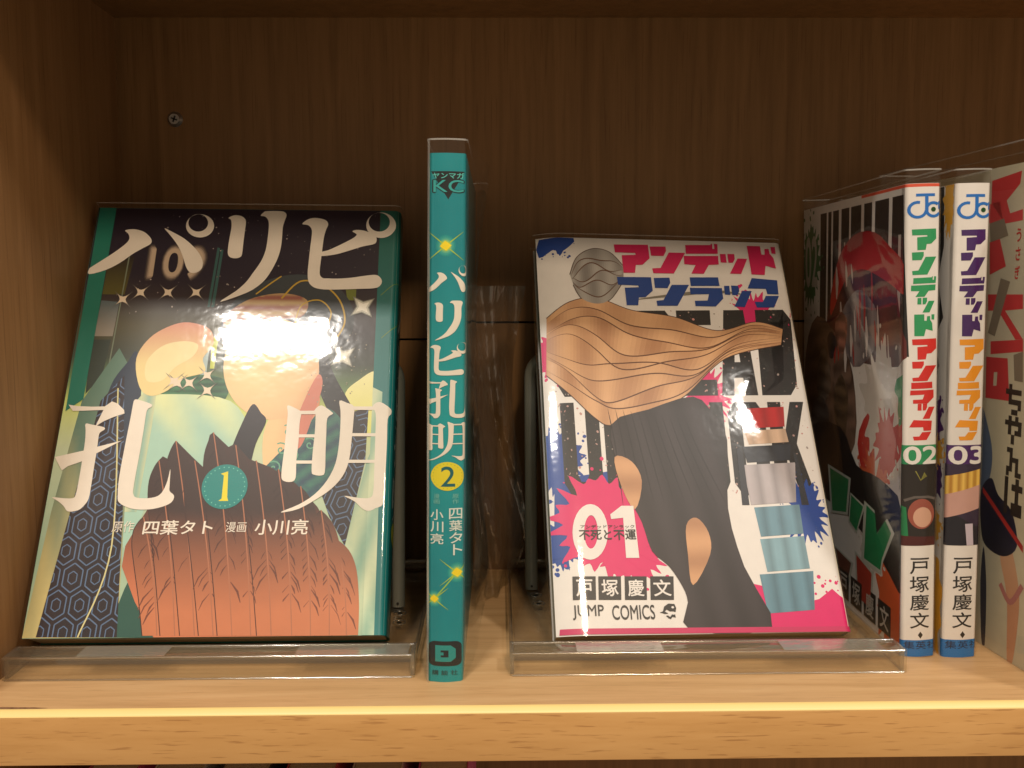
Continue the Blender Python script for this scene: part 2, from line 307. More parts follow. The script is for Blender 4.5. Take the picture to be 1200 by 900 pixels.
# measured outlines, in millimetres on each cover (x from the fore edge, z up), and the pose of each book
POSE = {'A': ([-172.05, 332.11, 12.39], [-0.49425, 0.0103, 0.0313]), 'B': ([20.71, 337.07, 9.84], [-0.54511, 0.02433, 0.08381]), '2': ([-25.49, 448.8, -0.0], [-0.01443, -2e-05, -1.57201]), '02': ([149.3, 452.34, -0.0], [0.02697, -1e-05, -1.57078]), '03': ([163.96, 451.46, -0.0], [0.0124, -1e-05, -1.56757]), 'R': ([177.57, 444.39, 0.0], [0.0, -0.0, -1.48792])}
T = {
 'pa1': [(12.85, 170.49),(14.92, 171.15),(17.64, 171.05),(21.05, 169.82),(23.81, 167.3),(24.7, 165.4),(24.26, 163.82),(21.56, 161.9),(17.66, 159.04),(12.93, 154.64),(7.59, 151.19),(1.04, 149.11),(0.57, 151.44),(1.55, 152.68),(5.32, 155.81),(10.05, 159.9),(13.8, 163.71),(15.1, 165.94),(14.95, 167.84),(14.11, 169.23)],
 'pa2': [(29.35, 171.83),(33.52, 169.64),(38.19, 166.82),(42.4, 163.06),(45.52, 159.32),(47.27, 155.58),(47.34, 152.48),(45.94, 150.61),(43.88, 149.98),(42.21, 150.58),(40.59, 153.04),(38.68, 158.0),(36.55, 162.37),(33.94, 166.14),(31.4, 169.29)],
 'pa3o': [(50.26, 173.23),(50.24, 171.92),(49.93, 170.68),(49.33, 169.57),(48.49, 168.64),(47.43, 167.94),(46.21, 167.5),(44.9, 167.34),(43.56, 167.47),(42.25, 167.88),(41.05, 168.56),(40.0, 169.47),(39.16, 170.56),(38.58, 171.79),(38.28, 173.09),(38.28, 174.39),(38.58, 175.64),(39.17, 176.76),(40.01, 177.71),(41.07, 178.42),(42.29, 178.88),(43.62, 179.04),(44.97, 178.91),(46.29, 178.49),(47.51, 177.8),(48.56, 176.87),(49.4, 175.77),(49.97, 174.53)],
 'pa3i': [(47.54, 174.68),(47.54, 173.7),(47.33, 172.77),(46.91, 171.94),(46.33, 171.24),(45.59, 170.71),(44.74, 170.38),(43.82, 170.26),(42.88, 170.36),(41.96, 170.67),(41.11, 171.18),(40.37, 171.86),(39.77, 172.69),(39.36, 173.61),(39.14, 174.58),(39.14, 175.56),(39.34, 176.49),(39.75, 177.33),(40.33, 178.04),(41.07, 178.57),(41.93, 178.91),(42.85, 179.03),(43.8, 178.93),(44.73, 178.62),(45.58, 178.1),(46.33, 177.41),(46.92, 176.58),(47.33, 175.65)],
 'ri1': [(55.96, 177.27),(57.32, 178.33),(59.24, 178.76),(61.48, 178.27),(63.07, 176.96),(63.65, 174.95),(63.58, 170.36),(63.48, 164.69),(63.46, 159.63),(62.9, 157.95),(61.05, 157.27),(58.86, 157.63),(57.62, 159.02),(57.25, 161.81),(57.42, 167.45),(57.7, 172.01),(57.51, 174.87),(57.02, 176.48)],
 'ri2': [(69.68, 178.6),(70.63, 180.12),(72.03, 180.95),(77.92, 181.02),(79.93, 180.47),(80.79, 178.91),(80.25, 176.29),(79.64, 172.83),(79.73, 167.12),(79.45, 161.47),(78.2, 155.87),(75.61, 149.5),(72.65, 145.1),(67.34, 140.89),(56.48, 136.35),(62.56, 141.5),(66.41, 145.86),(68.86, 150.26),(71.73, 155.81),(73.27, 161.41),(73.63, 167.63),(73.59, 173.91),(72.87, 176.78),(71.52, 178.22)],
 'pi1': [(87.84, 174.65),(89.67, 176.7),(92.06, 177.71),(95.01, 177.63),(98.04, 176.51),(99.04, 174.5),(98.31, 171.9),(97.64, 168.46),(97.33, 163.91),(97.09, 158.28),(96.81, 152.72),(97.0, 149.68),(98.3, 148.04),(100.46, 147.9),(104.54, 147.82),(110.27, 148.31),(116.0, 149.29),(120.31, 149.77),(122.28, 148.8),(123.32, 146.61),(122.45, 144.41),(120.09, 143.3),(113.41, 142.97),(106.5, 142.65),(99.11, 142.59),(94.75, 143.64),(92.43, 146.35),(91.8, 150.74),(91.86, 154.89),(92.06, 162.73),(92.34, 169.54),(91.91, 172.4),(90.33, 174.11)],
 'pi2': [(109.63, 171.16),(111.56, 171.93),(114.52, 171.62),(117.02, 170.67),(119.02, 169.83),(120.17, 168.13),(120.16, 165.85),(118.74, 164.7),(114.39, 163.63),(108.65, 161.49),(102.92, 159.57),(96.44, 158.72),(96.32, 160.52),(99.89, 161.68),(104.61, 164.27),(108.39, 166.58),(110.75, 168.31),(111.56, 169.75)],
 'pi3o': [(128.31, 174.43),(128.2, 172.99),(127.77, 171.62),(127.05, 170.39),(126.07, 169.36),(124.88, 168.59),(123.55, 168.1),(122.14, 167.92),(120.71, 168.07),(119.35, 168.53),(118.11, 169.28),(117.05, 170.28),(116.24, 171.49),(115.71, 172.85),(115.49, 174.28),(115.58, 175.73),(116.0, 177.1),(116.71, 178.35),(117.69, 179.39),(118.88, 180.18),(120.22, 180.69),(121.65, 180.87),(123.09, 180.72),(124.47, 180.25),(125.72, 179.49),(126.78, 178.47),(127.59, 177.24),(128.11, 175.87)],
 'pi3i': [(125.69, 175.96),(125.61, 174.89),(125.31, 173.88),(124.79, 172.96),(124.09, 172.2),(123.25, 171.62),(122.29, 171.25),(121.28, 171.12),(120.26, 171.23),(119.28, 171.57),(118.38, 172.13),(117.63, 172.88),(117.05, 173.78),(116.66, 174.79),(116.5, 175.86),(116.57, 176.93),(116.87, 177.95),(117.38, 178.87),(118.08, 179.65),(118.93, 180.24),(119.89, 180.61),(120.91, 180.74),(121.94, 180.63),(122.93, 180.29),(123.83, 179.72),(124.58, 178.96),(125.16, 178.05),(125.54, 177.04)],
 'ko1': [(2.06, 90.23),(5.74, 89.63),(11.31, 89.4),(16.27, 89.53),(18.73, 91.65),(21.08, 90.75),(23.96, 88.03),(24.34, 86.52),(20.24, 85.01),(16.65, 83.21),(13.94, 81.13),(14.26, 82.62),(15.19, 85.61),(15.94, 88.02),(8.8, 87.71),(4.14, 87.58)],
 'ko2': [(9.93, 82.2),(12.46, 81.84),(17.0, 80.83),(17.59, 79.82),(15.98, 78.46),(15.74, 76.39),(15.9, 71.7),(15.87, 64.76),(15.92, 57.34),(15.72, 51.72),(14.29, 48.94),(12.43, 47.28),(8.8, 46.85),(6.87, 48.96),(4.43, 50.92),(2.06, 52.43),(6.37, 52.03),(9.56, 52.02),(10.66, 53.41),(10.93, 60.19),(10.92, 67.07),(10.83, 74.63),(10.37, 79.35)],
 'ko3': [(0.33, 68.53),(5.11, 69.68),(11.36, 71.24),(16.54, 72.87),(24.93, 75.21),(19.39, 71.99),(15.89, 69.96),(10.72, 66.66),(5.9, 64.77),(3.92, 63.06),(1.94, 65.93)],
 'ko4': [(27.51, 92.46),(30.36, 91.98),(34.35, 90.46),(34.34, 89.25),(32.87, 87.73),(32.71, 80.54),(32.51, 71.69),(32.13, 62.43),(31.97, 55.6),(32.24, 53.63),(33.5, 52.22),(37.82, 51.93),(41.46, 52.76),(43.33, 55.01),(44.45, 58.98),(44.98, 63.56),(45.47, 57.27),(45.78, 54.72),(47.6, 53.02),(47.33, 50.77),(45.13, 49.1),(40.5, 47.73),(35.21, 47.47),(30.84, 48.32),(27.37, 50.28),(26.48, 52.8),(25.97, 60.16),(26.35, 72.87),(26.91, 84.72),(27.08, 89.54)],
 'mi1': [(87.75, 89.62),(88.86, 89.93),(92.96, 87.8),(93.6, 86.59),(93.23, 82.36),(93.33, 74.59),(93.04, 66.95),(93.26, 60.01),(91.75, 58.29),(89.0, 58.58),(87.8, 60.02),(87.71, 64.64),(88.0, 71.64),(88.16, 80.55),(88.26, 86.58)],
 'mi2': [(92.96, 87.74),(99.15, 87.81),(99.25, 86.29),(93.06, 86.28)],
 'mi3': [(98.59, 87.81),(101.27, 90.13),(105.68, 87.21),(105.9, 86.3),(103.98, 84.47),(104.0, 77.56),(104.14, 70.45),(104.36, 62.29),(103.07, 60.85),(100.31, 61.14),(99.23, 62.59),(99.16, 70.46),(99.45, 78.76),(99.27, 85.99)],
 'mi4': [(92.99, 77.8),(99.68, 77.8),(99.77, 76.49),(92.97, 76.49)],
 'mi5': [(92.77, 66.95),(99.6, 66.94),(99.69, 65.66),(92.86, 65.67)],
 'mi6': [(108.41, 92.11),(111.41, 91.19),(114.32, 89.66),(114.44, 84.79),(114.12, 76.37),(113.48, 66.92),(111.33, 60.54),(107.23, 55.39),(101.5, 51.15),(95.24, 47.52),(89.41, 46.15),(89.37, 46.71),(95.12, 49.21),(100.83, 53.14),(105.39, 58.83),(108.29, 65.77),(109.22, 73.99),(109.33, 82.36),(109.03, 87.82)],
 'mi7': [(113.47, 89.66),(122.83, 89.67),(123.46, 88.14),(113.54, 88.13)],
 'mi8': [(121.7, 89.67),(124.46, 91.64),(128.83, 88.76),(129.08, 86.62),(127.86, 84.19),(127.92, 74.58),(127.78, 62.82),(127.68, 50.22),(124.51, 47.69),(121.84, 46.58),(119.34, 47.71),(116.22, 50.54),(112.29, 52.65),(117.79, 51.84),(122.16, 51.82),(123.43, 54.21),(123.46, 62.83),(123.32, 77.56),(123.07, 86.62)],
 'mi9': [(113.75, 78.28),(123.74, 78.28),(123.79, 76.96),(113.7, 76.96)],
 'mi10': [(113.19, 67.22),(123.84, 67.2),(123.89, 65.92),(113.09, 65.93)],
 'badge': [(75.18, 56.35),(75.15, 54.37),(74.67, 52.5),(73.79, 50.83),(72.54, 49.44),(71.0, 48.41),(69.23, 47.76),(67.32, 47.55),(65.37, 47.78),(63.48, 48.43),(61.73, 49.48),(60.21, 50.88),(58.99, 52.55),(58.15, 54.42),(57.71, 56.4),(57.71, 58.38),(58.16, 60.28),(59.02, 61.98),(60.25, 63.4),(61.81, 64.48),(63.6, 65.14),(65.54, 65.37),(67.52, 65.14),(69.45, 64.46),(71.23, 63.38),(72.75, 61.95),(73.96, 60.24),(74.78, 58.34)],
 'one': [(67.2, 62.55),(67.87, 52.11),(68.37, 50.72),(64.6, 50.73),(65.76, 51.67),(65.73, 60.91),(64.46, 61.6)],
 'a_teal': [(0.67, 182.26),(7.62, 181.91),(7.61, 135.74),(7.37, 92.67),(1.22, 87.58)],
 'a_olive': [(7.82, 158.11),(18.48, 158.21),(16.78, 139.81),(7.71, 139.74)],
 'a_pane': [(7.77, 136.94),(15.19, 136.19),(14.68, 120.49),(7.15, 120.45)],
 'a_low': [(6.7, 118.91),(14.21, 118.94),(13.16, 103.02),(7.69, 94.87)],
 'a_line': [(15.99, 158.19),(16.52, 158.2),(15.3, 104.52),(14.79, 104.52)],
 'a_tow1': [(52.71, 162.74),(53.83, 162.34),(52.5, 134.06),(51.45, 134.05)],
 'a_tow2': [(54.23, 161.92),(55.35, 161.51),(54.26, 134.07),(53.03, 134.06)],
 'a_tow3': [(51.89, 120.29),(54.31, 120.31),(54.28, 101.27),(51.23, 101.26)],
 'a_tow4': [(55.0, 120.31),(57.42, 120.32),(57.17, 106.16),(55.46, 106.15)],
 'a_win': [(107.6, 146.61),(112.63, 146.66),(112.7, 137.69),(109.14, 137.66)],
 'a_trees': [(35.73, 106.09),(41.19, 108.75),(48.56, 103.87),(57.14, 103.15),(63.64, 99.43),(62.35, 92.03),(53.66, 88.36),(43.19, 92.0),(36.27, 96.4)],
 'a_disc': [(99.35, 106.3),(99.19, 101.26),(98.07, 96.52),(96.08, 92.3),(93.31, 88.81),(89.91, 86.2),(86.05, 84.58),(81.9, 84.04),(77.68, 84.58),(73.56, 86.18),(69.76, 88.78),(66.44, 92.25),(63.78, 96.45),(61.9, 101.16),(60.92, 106.17),(60.9, 111.24),(61.84, 116.1),(63.72, 120.51),(66.44, 124.23),(69.89, 127.06),(73.88, 128.84),(78.2, 129.46),(82.62, 128.89),(86.9, 127.16),(90.83, 124.37),(94.18, 120.67),(96.8, 116.26),(98.55, 111.39)],
 'a_cloud': [(28.25, 98.6),(25.62, 110.58),(29.88, 119.79),(37.47, 125.28),(44.92, 126.89),(53.59, 123.81),(55.71, 116.83),(52.24, 110.69),(53.58, 104.64),(45.09, 101.62),(39.64, 96.4),(33.2, 94.18)],
 'a_cloud2': [(30.99, 100.83),(29.91, 109.08),(35.17, 115.97),(43.14, 118.31),(49.51, 116.8),(48.05, 111.43),(41.75, 106.86),(37.06, 100.85)],
 'a_wave': [(58.39, 117.62),(58.59, 129.34),(65.24, 140.57),(76.72, 147.59),(90.17, 149.76),(103.38, 144.94),(111.04, 135.26),(111.98, 123.34),(107.13, 115.52),(102.35, 113.96),(105.73, 103.3),(114.04, 88.44),(117.93, 77.56),(108.33, 81.16),(99.96, 96.54),(94.71, 113.93),(90.59, 123.23),(78.39, 127.09),(67.49, 123.88)],
 'a_gold1': [(81.73, 138.27),(88.96, 146.46),(98.37, 144.9),(105.93, 137.64),(108.61, 127.27),(104.87, 118.61)],
 'a_gold2': [(70.94, 140.21),(76.88, 145.54),(80.91, 148.86)],
 'a_gold3': [(87.9, 121.65),(89.81, 134.31),(97.4, 137.58),(102.7, 132.0),(101.0, 124.85)],
 'a_band': [(58.67, 128.55),(67.66, 137.37),(81.54, 140.7),(92.42, 137.54),(90.15, 129.53),(75.46, 128.65),(64.24, 121.52)],
 'a_leaf': [(73.94, 90.58),(77.63, 86.94),(79.95, 83.31),(76.75, 74.01),(74.98, 64.19),(71.17, 55.95),(65.56, 60.07),(67.15, 70.49),(70.11, 81.15)],
 'a_rose': [(90.04, 74.0),(93.03, 88.41),(98.85, 103.27),(101.19, 98.78),(98.0, 84.77),(94.13, 72.58)],
 'a_neck': [(81.17, 84.76),(97.33, 95.05),(100.38, 89.89),(94.04, 74.0),(84.52, 60.03),(80.0, 66.97)],
 'a_robe': [(80.59, 60.04),(84.51, 68.37),(93.79, 77.56),(102.46, 89.16),(111.02, 81.16),(109.77, 66.93),(102.68, 53.13),(95.08, 49.77)],
 'a_hexR': [(104.07, 84.78),(120.13, 89.18),(119.75, 66.92),(113.54, 33.09),(107.11, 44.35),(101.72, 57.92)],
 'a_paleR': [(113.54, 33.09),(120.41, 66.92),(125.54, 81.16),(129.53, -0.44),(116.21, -0.31)],
 'a_yel': [(110.37, 93.59),(115.49, 101.06),(123.64, 104.11),(125.2, 81.16),(117.87, 79.0)],
 'a_star1': [(115.7, 134.49)],
 'a_star2': [(108.73, 111.68)],
 'a_stars': [(16.42, 137.4),(23.32, 140.66),(34.54, 140.74),(46.14, 140.83),(41.84, 100.49),(48.01, 99.76),(43.28, 99.75),(54.76, 103.14),(55.48, 96.44)],
 'a_robeL': [(6.82, 91.94),(18.18, 115.12),(23.42, 106.8),(29.79, 46.66),(33.56, 0.18),(-0.19, 0.2),(2.48, 46.76)],
 'a_sleeveD': [(17.17, 98.57),(22.43, 109.06),(25.21, 113.63),(28.67, 103.06),(30.56, 74.04),(26.62, 60.16),(16.41, 81.13)],
 'a_hexL': [(14.13, 91.95),(21.92, 103.04),(29.16, 46.66),(33.56, 0.18),(4.87, 0.45),(9.49, 27.25)],
 'a_paleM': [(23.46, 91.97),(36.46, 94.92),(65.04, 92.04),(73.43, 74.01),(58.39, 60.09),(41.29, 67.03),(36.81, 46.63),(31.0, 33.54)],
 'a_slv': [(28.14, 91.97),(35.43, 103.08),(35.55, 81.13),(34.26, 46.64),(29.79, 46.66)],
 'a_wedge': [(33.56, 0.18),(32.04, 10.83),(33.85, 17.63),(36.98, 26.44),(47.83, 0.04)],
 'a_hair': [(20.18, 97.47),(20.68, 97.47),(27.54, 33.56),(20.25, 0.31),(19.64, 0.31),(26.91, 33.56)],
 'a_fan': [(46.62, 0.05),(38.19, 12.94),(31.77, 25.84),(31.94, 33.53),(36.53, 43.98),(40.32, 51.64),(38.08, 61.5),(39.98, 67.03),(41.4, 68.77),(44.88, 67.02),(44.86, 72.62),(45.88, 75.09),(52.9, 68.4),(59.08, 62.84),(57.6, 70.5),(58.49, 77.57),(59.71, 78.64),(66.28, 72.6),(68.79, 74.01),(74.67, 67.68),(83.53, 64.18),(93.19, 57.94),(102.32, 48.39),(108.79, 37.7),(113.17, 27.89),(115.17, 13.89),(116.53, -0.62)],
 'a_spin': [(38.03, 30.28),(48.06, 0.64),(45.59, 74.73),(63.61, 0.5),(59.75, 78.28),(83.21, 0.31),(61.28, 33.37),(72.48, 0.41),(77.97, 60.04),(97.05, 0.18),(91.58, 53.17),(109.39, 0.06),(48.64, 46.59),(57.2, 0.56)],
 'txt_gensaku': [(26.16, 38.76),(34.11, 43.0)],
 'txt_yotsuba': [(37.67, 37.73),(63.42, 43.2)],
 'txt_manga': [(68.36, 38.56),(75.98, 42.48)],
 'txt_ogawa': [(79.31, 37.52),(99.09, 43.38)],
 'txt_109': [(25.47, 148.38),(47.4, 161.85)],
 'b_a_0': [(35.06, 172.71),(50.71, 173.03),(50.83, 165.85),(47.3, 162.35),(44.22, 162.11),(43.51, 158.02),(38.31, 157.88),(38.2, 167.07),(44.71, 167.5),(44.45, 168.44),(35.27, 168.57)],
 'b_n_0': [(51.44, 172.09),(58.76, 172.31),(58.78, 169.91),(57.34, 167.23),(51.65, 167.22)],
 'b_n_1': [(59.94, 169.14),(67.53, 169.2),(61.15, 158.1),(51.83, 158.01),(51.54, 160.51),(55.31, 160.84)],
 'b_de_0': [(68.01, 173.4),(79.88, 173.76),(79.96, 174.42),(80.66, 174.44),(80.45, 171.68),(81.43, 171.71),(81.5, 174.46),(83.09, 174.35),(82.63, 169.17),(67.82, 168.73)],
 'b_de_1': [(66.65, 167.5),(82.61, 167.96),(82.37, 163.41),(77.69, 163.04),(74.84, 158.31),(69.16, 158.31),(71.61, 162.87),(66.49, 163.12)],
 'b_t_0': [(83.59, 169.03),(86.24, 169.11),(86.17, 164.47),(83.41, 164.55)],
 'b_t_1': [(87.08, 169.14),(90.3, 169.23),(90.21, 166.58),(89.1, 164.55),(87.01, 164.49)],
 'b_t_2': [(91.5, 166.86),(96.03, 166.83),(92.09, 158.69),(86.92, 158.71)],
 'b_do_0': [(96.82, 173.79),(103.02, 173.82),(103.06, 169.36),(104.57, 169.17),(104.93, 172.41),(106.91, 172.47),(107.0, 169.88),(108.39, 167.5),(108.77, 161.91),(104.11, 163.38),(102.93, 158.42),(96.92, 158.58)],
 'b_do_1': [(107.92, 173.56),(110.05, 173.63),(109.8, 169.8),(107.94, 170.07)],
 'b_a2_0': [(35.09, 155.62),(50.47, 155.87),(50.6, 148.93),(47.12, 145.57),(44.1, 145.35),(43.4, 141.4),(38.29, 141.28),(38.19, 150.16),(44.58, 150.55),(44.33, 151.46),(35.3, 151.62)],
 'b_n2_0': [(51.72, 155.52),(58.87, 155.86),(58.92, 153.14),(57.41, 150.4),(51.75, 150.42)],
 'b_n2_1': [(59.49, 152.15),(67.37, 152.35),(61.01, 141.49),(51.97, 141.29),(51.76, 143.78),(54.95, 144.23)],
 'b_ra_0': [(68.1, 156.25),(81.13, 156.59),(81.24, 152.15),(68.12, 151.83)],
 'b_ra_1': [(67.6, 150.81),(82.12, 151.01),(82.08, 145.62),(78.16, 141.49),(69.07, 141.52),(69.05, 144.18),(74.82, 144.46),(75.91, 147.78),(67.41, 147.42)],
 'b_t2_0': [(83.3, 152.2),(85.7, 152.26),(85.55, 147.62),(83.11, 147.72)],
 'b_t2_1': [(86.62, 152.44),(89.83, 152.37),(89.93, 149.66),(88.8, 147.47),(86.44, 147.64)],
 'b_t2_2': [(91.32, 149.84),(95.64, 149.79),(91.36, 141.48),(86.64, 141.68)],
 'b_ku_0': [(96.63, 156.61),(108.28, 155.73),(107.8, 148.38),(102.64, 148.41),(102.37, 151.12),(93.98, 151.15)],
 'b_ku_1': [(101.81, 147.47),(107.89, 147.61),(104.66, 141.55),(96.79, 141.37),(96.19, 144.26),(99.96, 144.35)],
 'b_row1': [(5.68, 137.56),(112.79, 140.75),(109.61, 98.98),(5.0, 97.05)],
 'b_row2': [(5.56, 94.35),(111.31, 95.81),(109.19, 54.51),(5.73, 53.85)],
 'b_0o': [(22.03, 39.39),(21.67, 36.92),(20.98, 34.59),(20.0, 32.52),(18.79, 30.8),(17.4, 29.51),(15.9, 28.72),(14.37, 28.46),(12.87, 28.74),(11.49, 29.55),(10.28, 30.86),(9.31, 32.59),(8.63, 34.67),(8.27, 36.99),(8.24, 39.45),(8.57, 41.93),(9.22, 44.29),(10.18, 46.42),(11.39, 48.21),(12.8, 49.56),(14.33, 50.4),(15.9, 50.68),(17.44, 50.39),(18.86, 49.55),(20.08, 48.19),(21.05, 46.39),(21.72, 44.25),(22.05, 41.88)],
 'b_0i': [(18.07, 39.41),(17.9, 37.93),(17.6, 36.52),(17.19, 35.27),(16.69, 34.22),(16.13, 33.44),(15.53, 32.96),(14.93, 32.79),(14.35, 32.96),(13.82, 33.45),(13.37, 34.24),(13.02, 35.29),(12.79, 36.55),(12.69, 37.95),(12.72, 39.43),(12.88, 40.92),(13.18, 42.34),(13.58, 43.61),(14.08, 44.68),(14.64, 45.49),(15.25, 45.99),(15.86, 46.15),(16.45, 45.98),(16.99, 45.48),(17.44, 44.67),(17.79, 43.6),(18.02, 42.32),(18.11, 40.9)],
 'b_1': [(23.53, 46.48),(28.23, 49.96),(33.02, 49.95),(33.48, 29.05),(28.35, 29.09),(28.5, 45.08),(23.71, 44.54)],
 'b_sub': [(10.71, 36.25),(32.96, 40.23)],
 'b_ruby': [(11.34, 40.8),(32.66, 42.23)],
 'b_box0': [(6.84, 13.29),(15.51, 13.19),(15.95, 22.05),(7.19, 22.13)],
 'b_box1': [(16.55, 13.18),(25.14, 13.08),(25.69, 21.96),(17.0, 22.04)],
 'b_box2': [(26.57, 13.06),(34.95, 12.97),(35.6, 21.87),(27.14, 21.95)],
 'b_box3': [(36.39, 12.95),(45.33, 12.85),(46.1, 21.78),(37.06, 21.86)],
 'b_jump': [(6.51, 5.88),(18.16, 11.24)],
 'b_comics': [(21.29, 5.69),(37.51, 11.01)],
 'b_emb': [(39.31, 5.57),(45.98, 11.55)],
 'b_blue': [(1.47, 175.28),(16.96, 175.77),(15.16, 171.6),(11.91, 168.78),(10.22, 166.03),(8.11, 169.57),(4.95, 167.67),(1.04, 165.76)],
 'b_peb': [(5.98, 129.18),(10.82, 136.4),(10.31, 114.92),(20.97, 132.4),(30.88, 135.13),(23.97, 122.48),(32.18, 123.45),(40.43, 132.79),(43.26, 122.82),(52.71, 131.35),(61.8, 128.15),(72.77, 125.0),(83.41, 125.19),(93.73, 127.91),(100.81, 134.01),(27.58, 111.95),(35.71, 112.88),(43.89, 113.81),(51.46, 115.56),(32.7, 103.24),(40.78, 104.14),(48.25, 105.82),(33.35, 93.85),(41.42, 95.49),(49.72, 98.71),(56.52, 107.53),(20.96, 111.05),(14.89, 106.98),(58.3, 97.23),(12.2, 122.27),(47.74, 122.89),(26.2, 153.14),(30.28, 146.69),(21.85, 145.19),(29.09, 161.19),(24.16, 156.61),(32.73, 158.61),(26.76, 140.15)],
 'b_coal': [(26.88, 84.59),(43.22, 91.62),(62.74, 97.67),(70.5, 89.55),(74.8, 78.09),(71.22, 48.83),(74.51, 25.39),(81.98, 1.18),(50.11, 1.64),(50.63, 11.82),(49.31, 17.68),(44.84, 25.63),(38.76, 31.7),(35.82, 43.32),(31.86, 52.42),(29.22, 61.69)],
 'b_ov1': [(27.16, 70.41),(33.99, 68.6),(37.4, 60.26),(33.57, 48.55),(28.92, 58.1)],
 'b_ov2': [(53.42, 41.88),(57.9, 44.99),(61.99, 39.08),(61.56, 30.2),(53.38, 18.29),(52.76, 30.26)],
 'b_blade': [(40.67, 143.9),(60.08, 146.96),(79.68, 149.19),(92.74, 147.74),(78.45, 145.65),(59.65, 143.04),(41.04, 139.61)],
 'b_red': [(85.38, 81.2),(87.12, 88.14),(93.43, 90.92),(99.71, 88.63),(101.22, 82.07),(93.03, 83.55)],
 'b_cream': [(87.34, 79.68),(93.52, 82.02),(99.75, 79.76),(99.61, 74.44),(92.6, 71.41),(87.27, 74.39)],
 'b_jack': [(79.7, 61.76),(84.66, 71.38),(89.94, 72.89),(99.12, 71.43),(102.69, 62.53),(103.9, 48.76),(100.12, 47.35),(82.33, 45.98),(78.86, 50.94)],
 'b_grey': [(87.93, 69.15),(92.62, 66.94),(98.75, 69.19),(99.8, 58.14),(97.89, 50.92),(90.59, 49.5),(84.69, 52.36)],
 'b_jean': [(83.67, 50.22),(100.73, 50.91),(98.1, 33.38),(96.17, 8.04),(88.77, 8.13),(89.59, 30.01),(87.6, 13.35),(87.37, 33.44),(83.06, 36.9)],
 'b_reddot': [(84.89, 63.23),(103.74, 58.14)],
 'b_shoe': [(84.49, 10.77),(90.08, 12.01),(94.82, 8.06),(94.84, 2.27),(89.22, 2.67)],
 'b_sp': [(13.09, 112.94),(68.76, 98.92),(94.99, 136.47),(23.61, 47.52),(9.08, 47.56),(29.22, 33.79),(102.95, 47.34),(4.53, 68.87),(5.9, 39.33),(15.51, 52.79)],
 'b_bot': [(76.93, 18.72),(82.82, 17.34),(86.46, 14.67),(92.32, 13.29),(96.73, 11.28),(102.38, 12.53),(108.21, 16.42),(110.79, 13.75),(115.07, 11.07),(113.66, 0.41),(81.93, 0.86)],
 'b_strip': [(1.54, 2.64),(113.64, 2.01),(113.51, -0.39),(1.26, 0.48)],
 'b_top': [(2.94, 134.55),(13.41, 142.42),(25.57, 144.42),(40.21, 138.74),(58.85, 135.72),(77.11, 129.29),(95.0, 133.89),(106.87, 130.71)],
 'b_bot2': [(1.61, 107.59),(10.77, 98.27),(20.73, 87.59),(27.59, 84.6),(43.07, 90.08),(59.13, 98.03),(79.14, 115.99),(104.87, 123.05)],
 'b_top2': [(14.24, 156.35),(17.85, 165.35),(25.11, 170.09),(32.74, 168.5),(38.36, 161.44)],
 'b_bot3': [(15.44, 151.11),(18.78, 144.26),(25.38, 141.83),(31.62, 144.56),(38.14, 154.32)],
 'a_ft': [(37.07, 44.64),(39.98, 67.03),(45.55, 75.09),(53.71, 67.01),(59.71, 78.64),(68.86, 73.31),(77.36, 66.98),(86.21, 63.48),(95.26, 56.57),(103.71, 47.04),(110.18, 35.72)],
 'a_fb': [(47.76, 0.65),(54.15, 0.58),(61.17, 0.52),(67.89, 0.45),(74.63, 0.39),(81.37, 0.33),(88.74, 0.26),(96.13, 0.19),(102.91, 0.12),(109.7, 0.06),(115.88, -0.0)],
 'c_dome': [(37.18, 124.86),(38.15, 136.06),(47.38, 150.54),(64.75, 158.53),(84.98, 158.34),(100.31, 151.79),(112.34, 145.19),(113.32, 134.53),(97.49, 139.24),(72.26, 144.56),(53.51, 139.63)],
 'c_green': [(-0.28, 152.23),(9.6, 167.59),(23.63, 170.38),(36.84, 164.92),(32.64, 151.06),(12.08, 140.0)],
 'c_02': [(-13.33, 150.21),(23.65, 165.84)],
 'c_stripes': [(19.06, 167.69),(19.17, 143.04),(112.36, 172.89),(112.98, 148.2)],
 'c_dark': [(-0.26, 45.03),(9.83, 71.67),(49.18, 77.37),(68.0, 64.06),(90.98, 63.29),(115.29, 55.52),(116.08, 23.79),(91.59, 32.86),(54.68, 41.13)],
 'c_grey': [(48.7, 121.53),(58.48, 132.52),(72.39, 136.06),(89.74, 126.27),(85.84, 112.89),(63.64, 104.42)],
 'c_brown': [(2.28, 103.55),(19.25, 124.38),(48.78, 114.23),(63.69, 100.88),(65.99, 72.66),(38.86, 52.86),(3.59, 54.15)],
 'c_red': [(68.8, 73.12),(82.01, 88.95),(114.2, 99.24),(114.67, 80.6),(99.09, 64.92),(82.63, 54.71)],
 'c_grn2': [(90.39, 93.34),(114.05, 105.41),(114.43, 89.94),(102.57, 85.1)],
 'c_or': [(83.06, 30.43),(99.65, 38.5),(116.08, 23.79),(116.6, 3.25),(108.32, 2.66),(92.13, 5.46)],
 'c_or2': [(68.69, 80.2),(80.46, 78.46),(84.23, 61.94),(71.87, 54.13)],
 'c_do': [(79.19, 49.75),(87.91, 48.34),(89.75, 40.57),(97.85, 48.04),(103.48, 44.5),(94.92, 32.11),(93.37, 27.22),(76.88, 27.25)],
 'c_t': [(36.65, 57.06),(59.47, 56.25),(56.68, 41.61),(40.07, 38.44)],
 'c_t2': [(62.47, 50.3),(75.62, 48.23),(68.41, 36.43),(60.68, 38.87)],
 'c_rd': [(68.56, 26.31),(84.94, 23.28),(83.45, 8.72),(70.71, 8.73)],
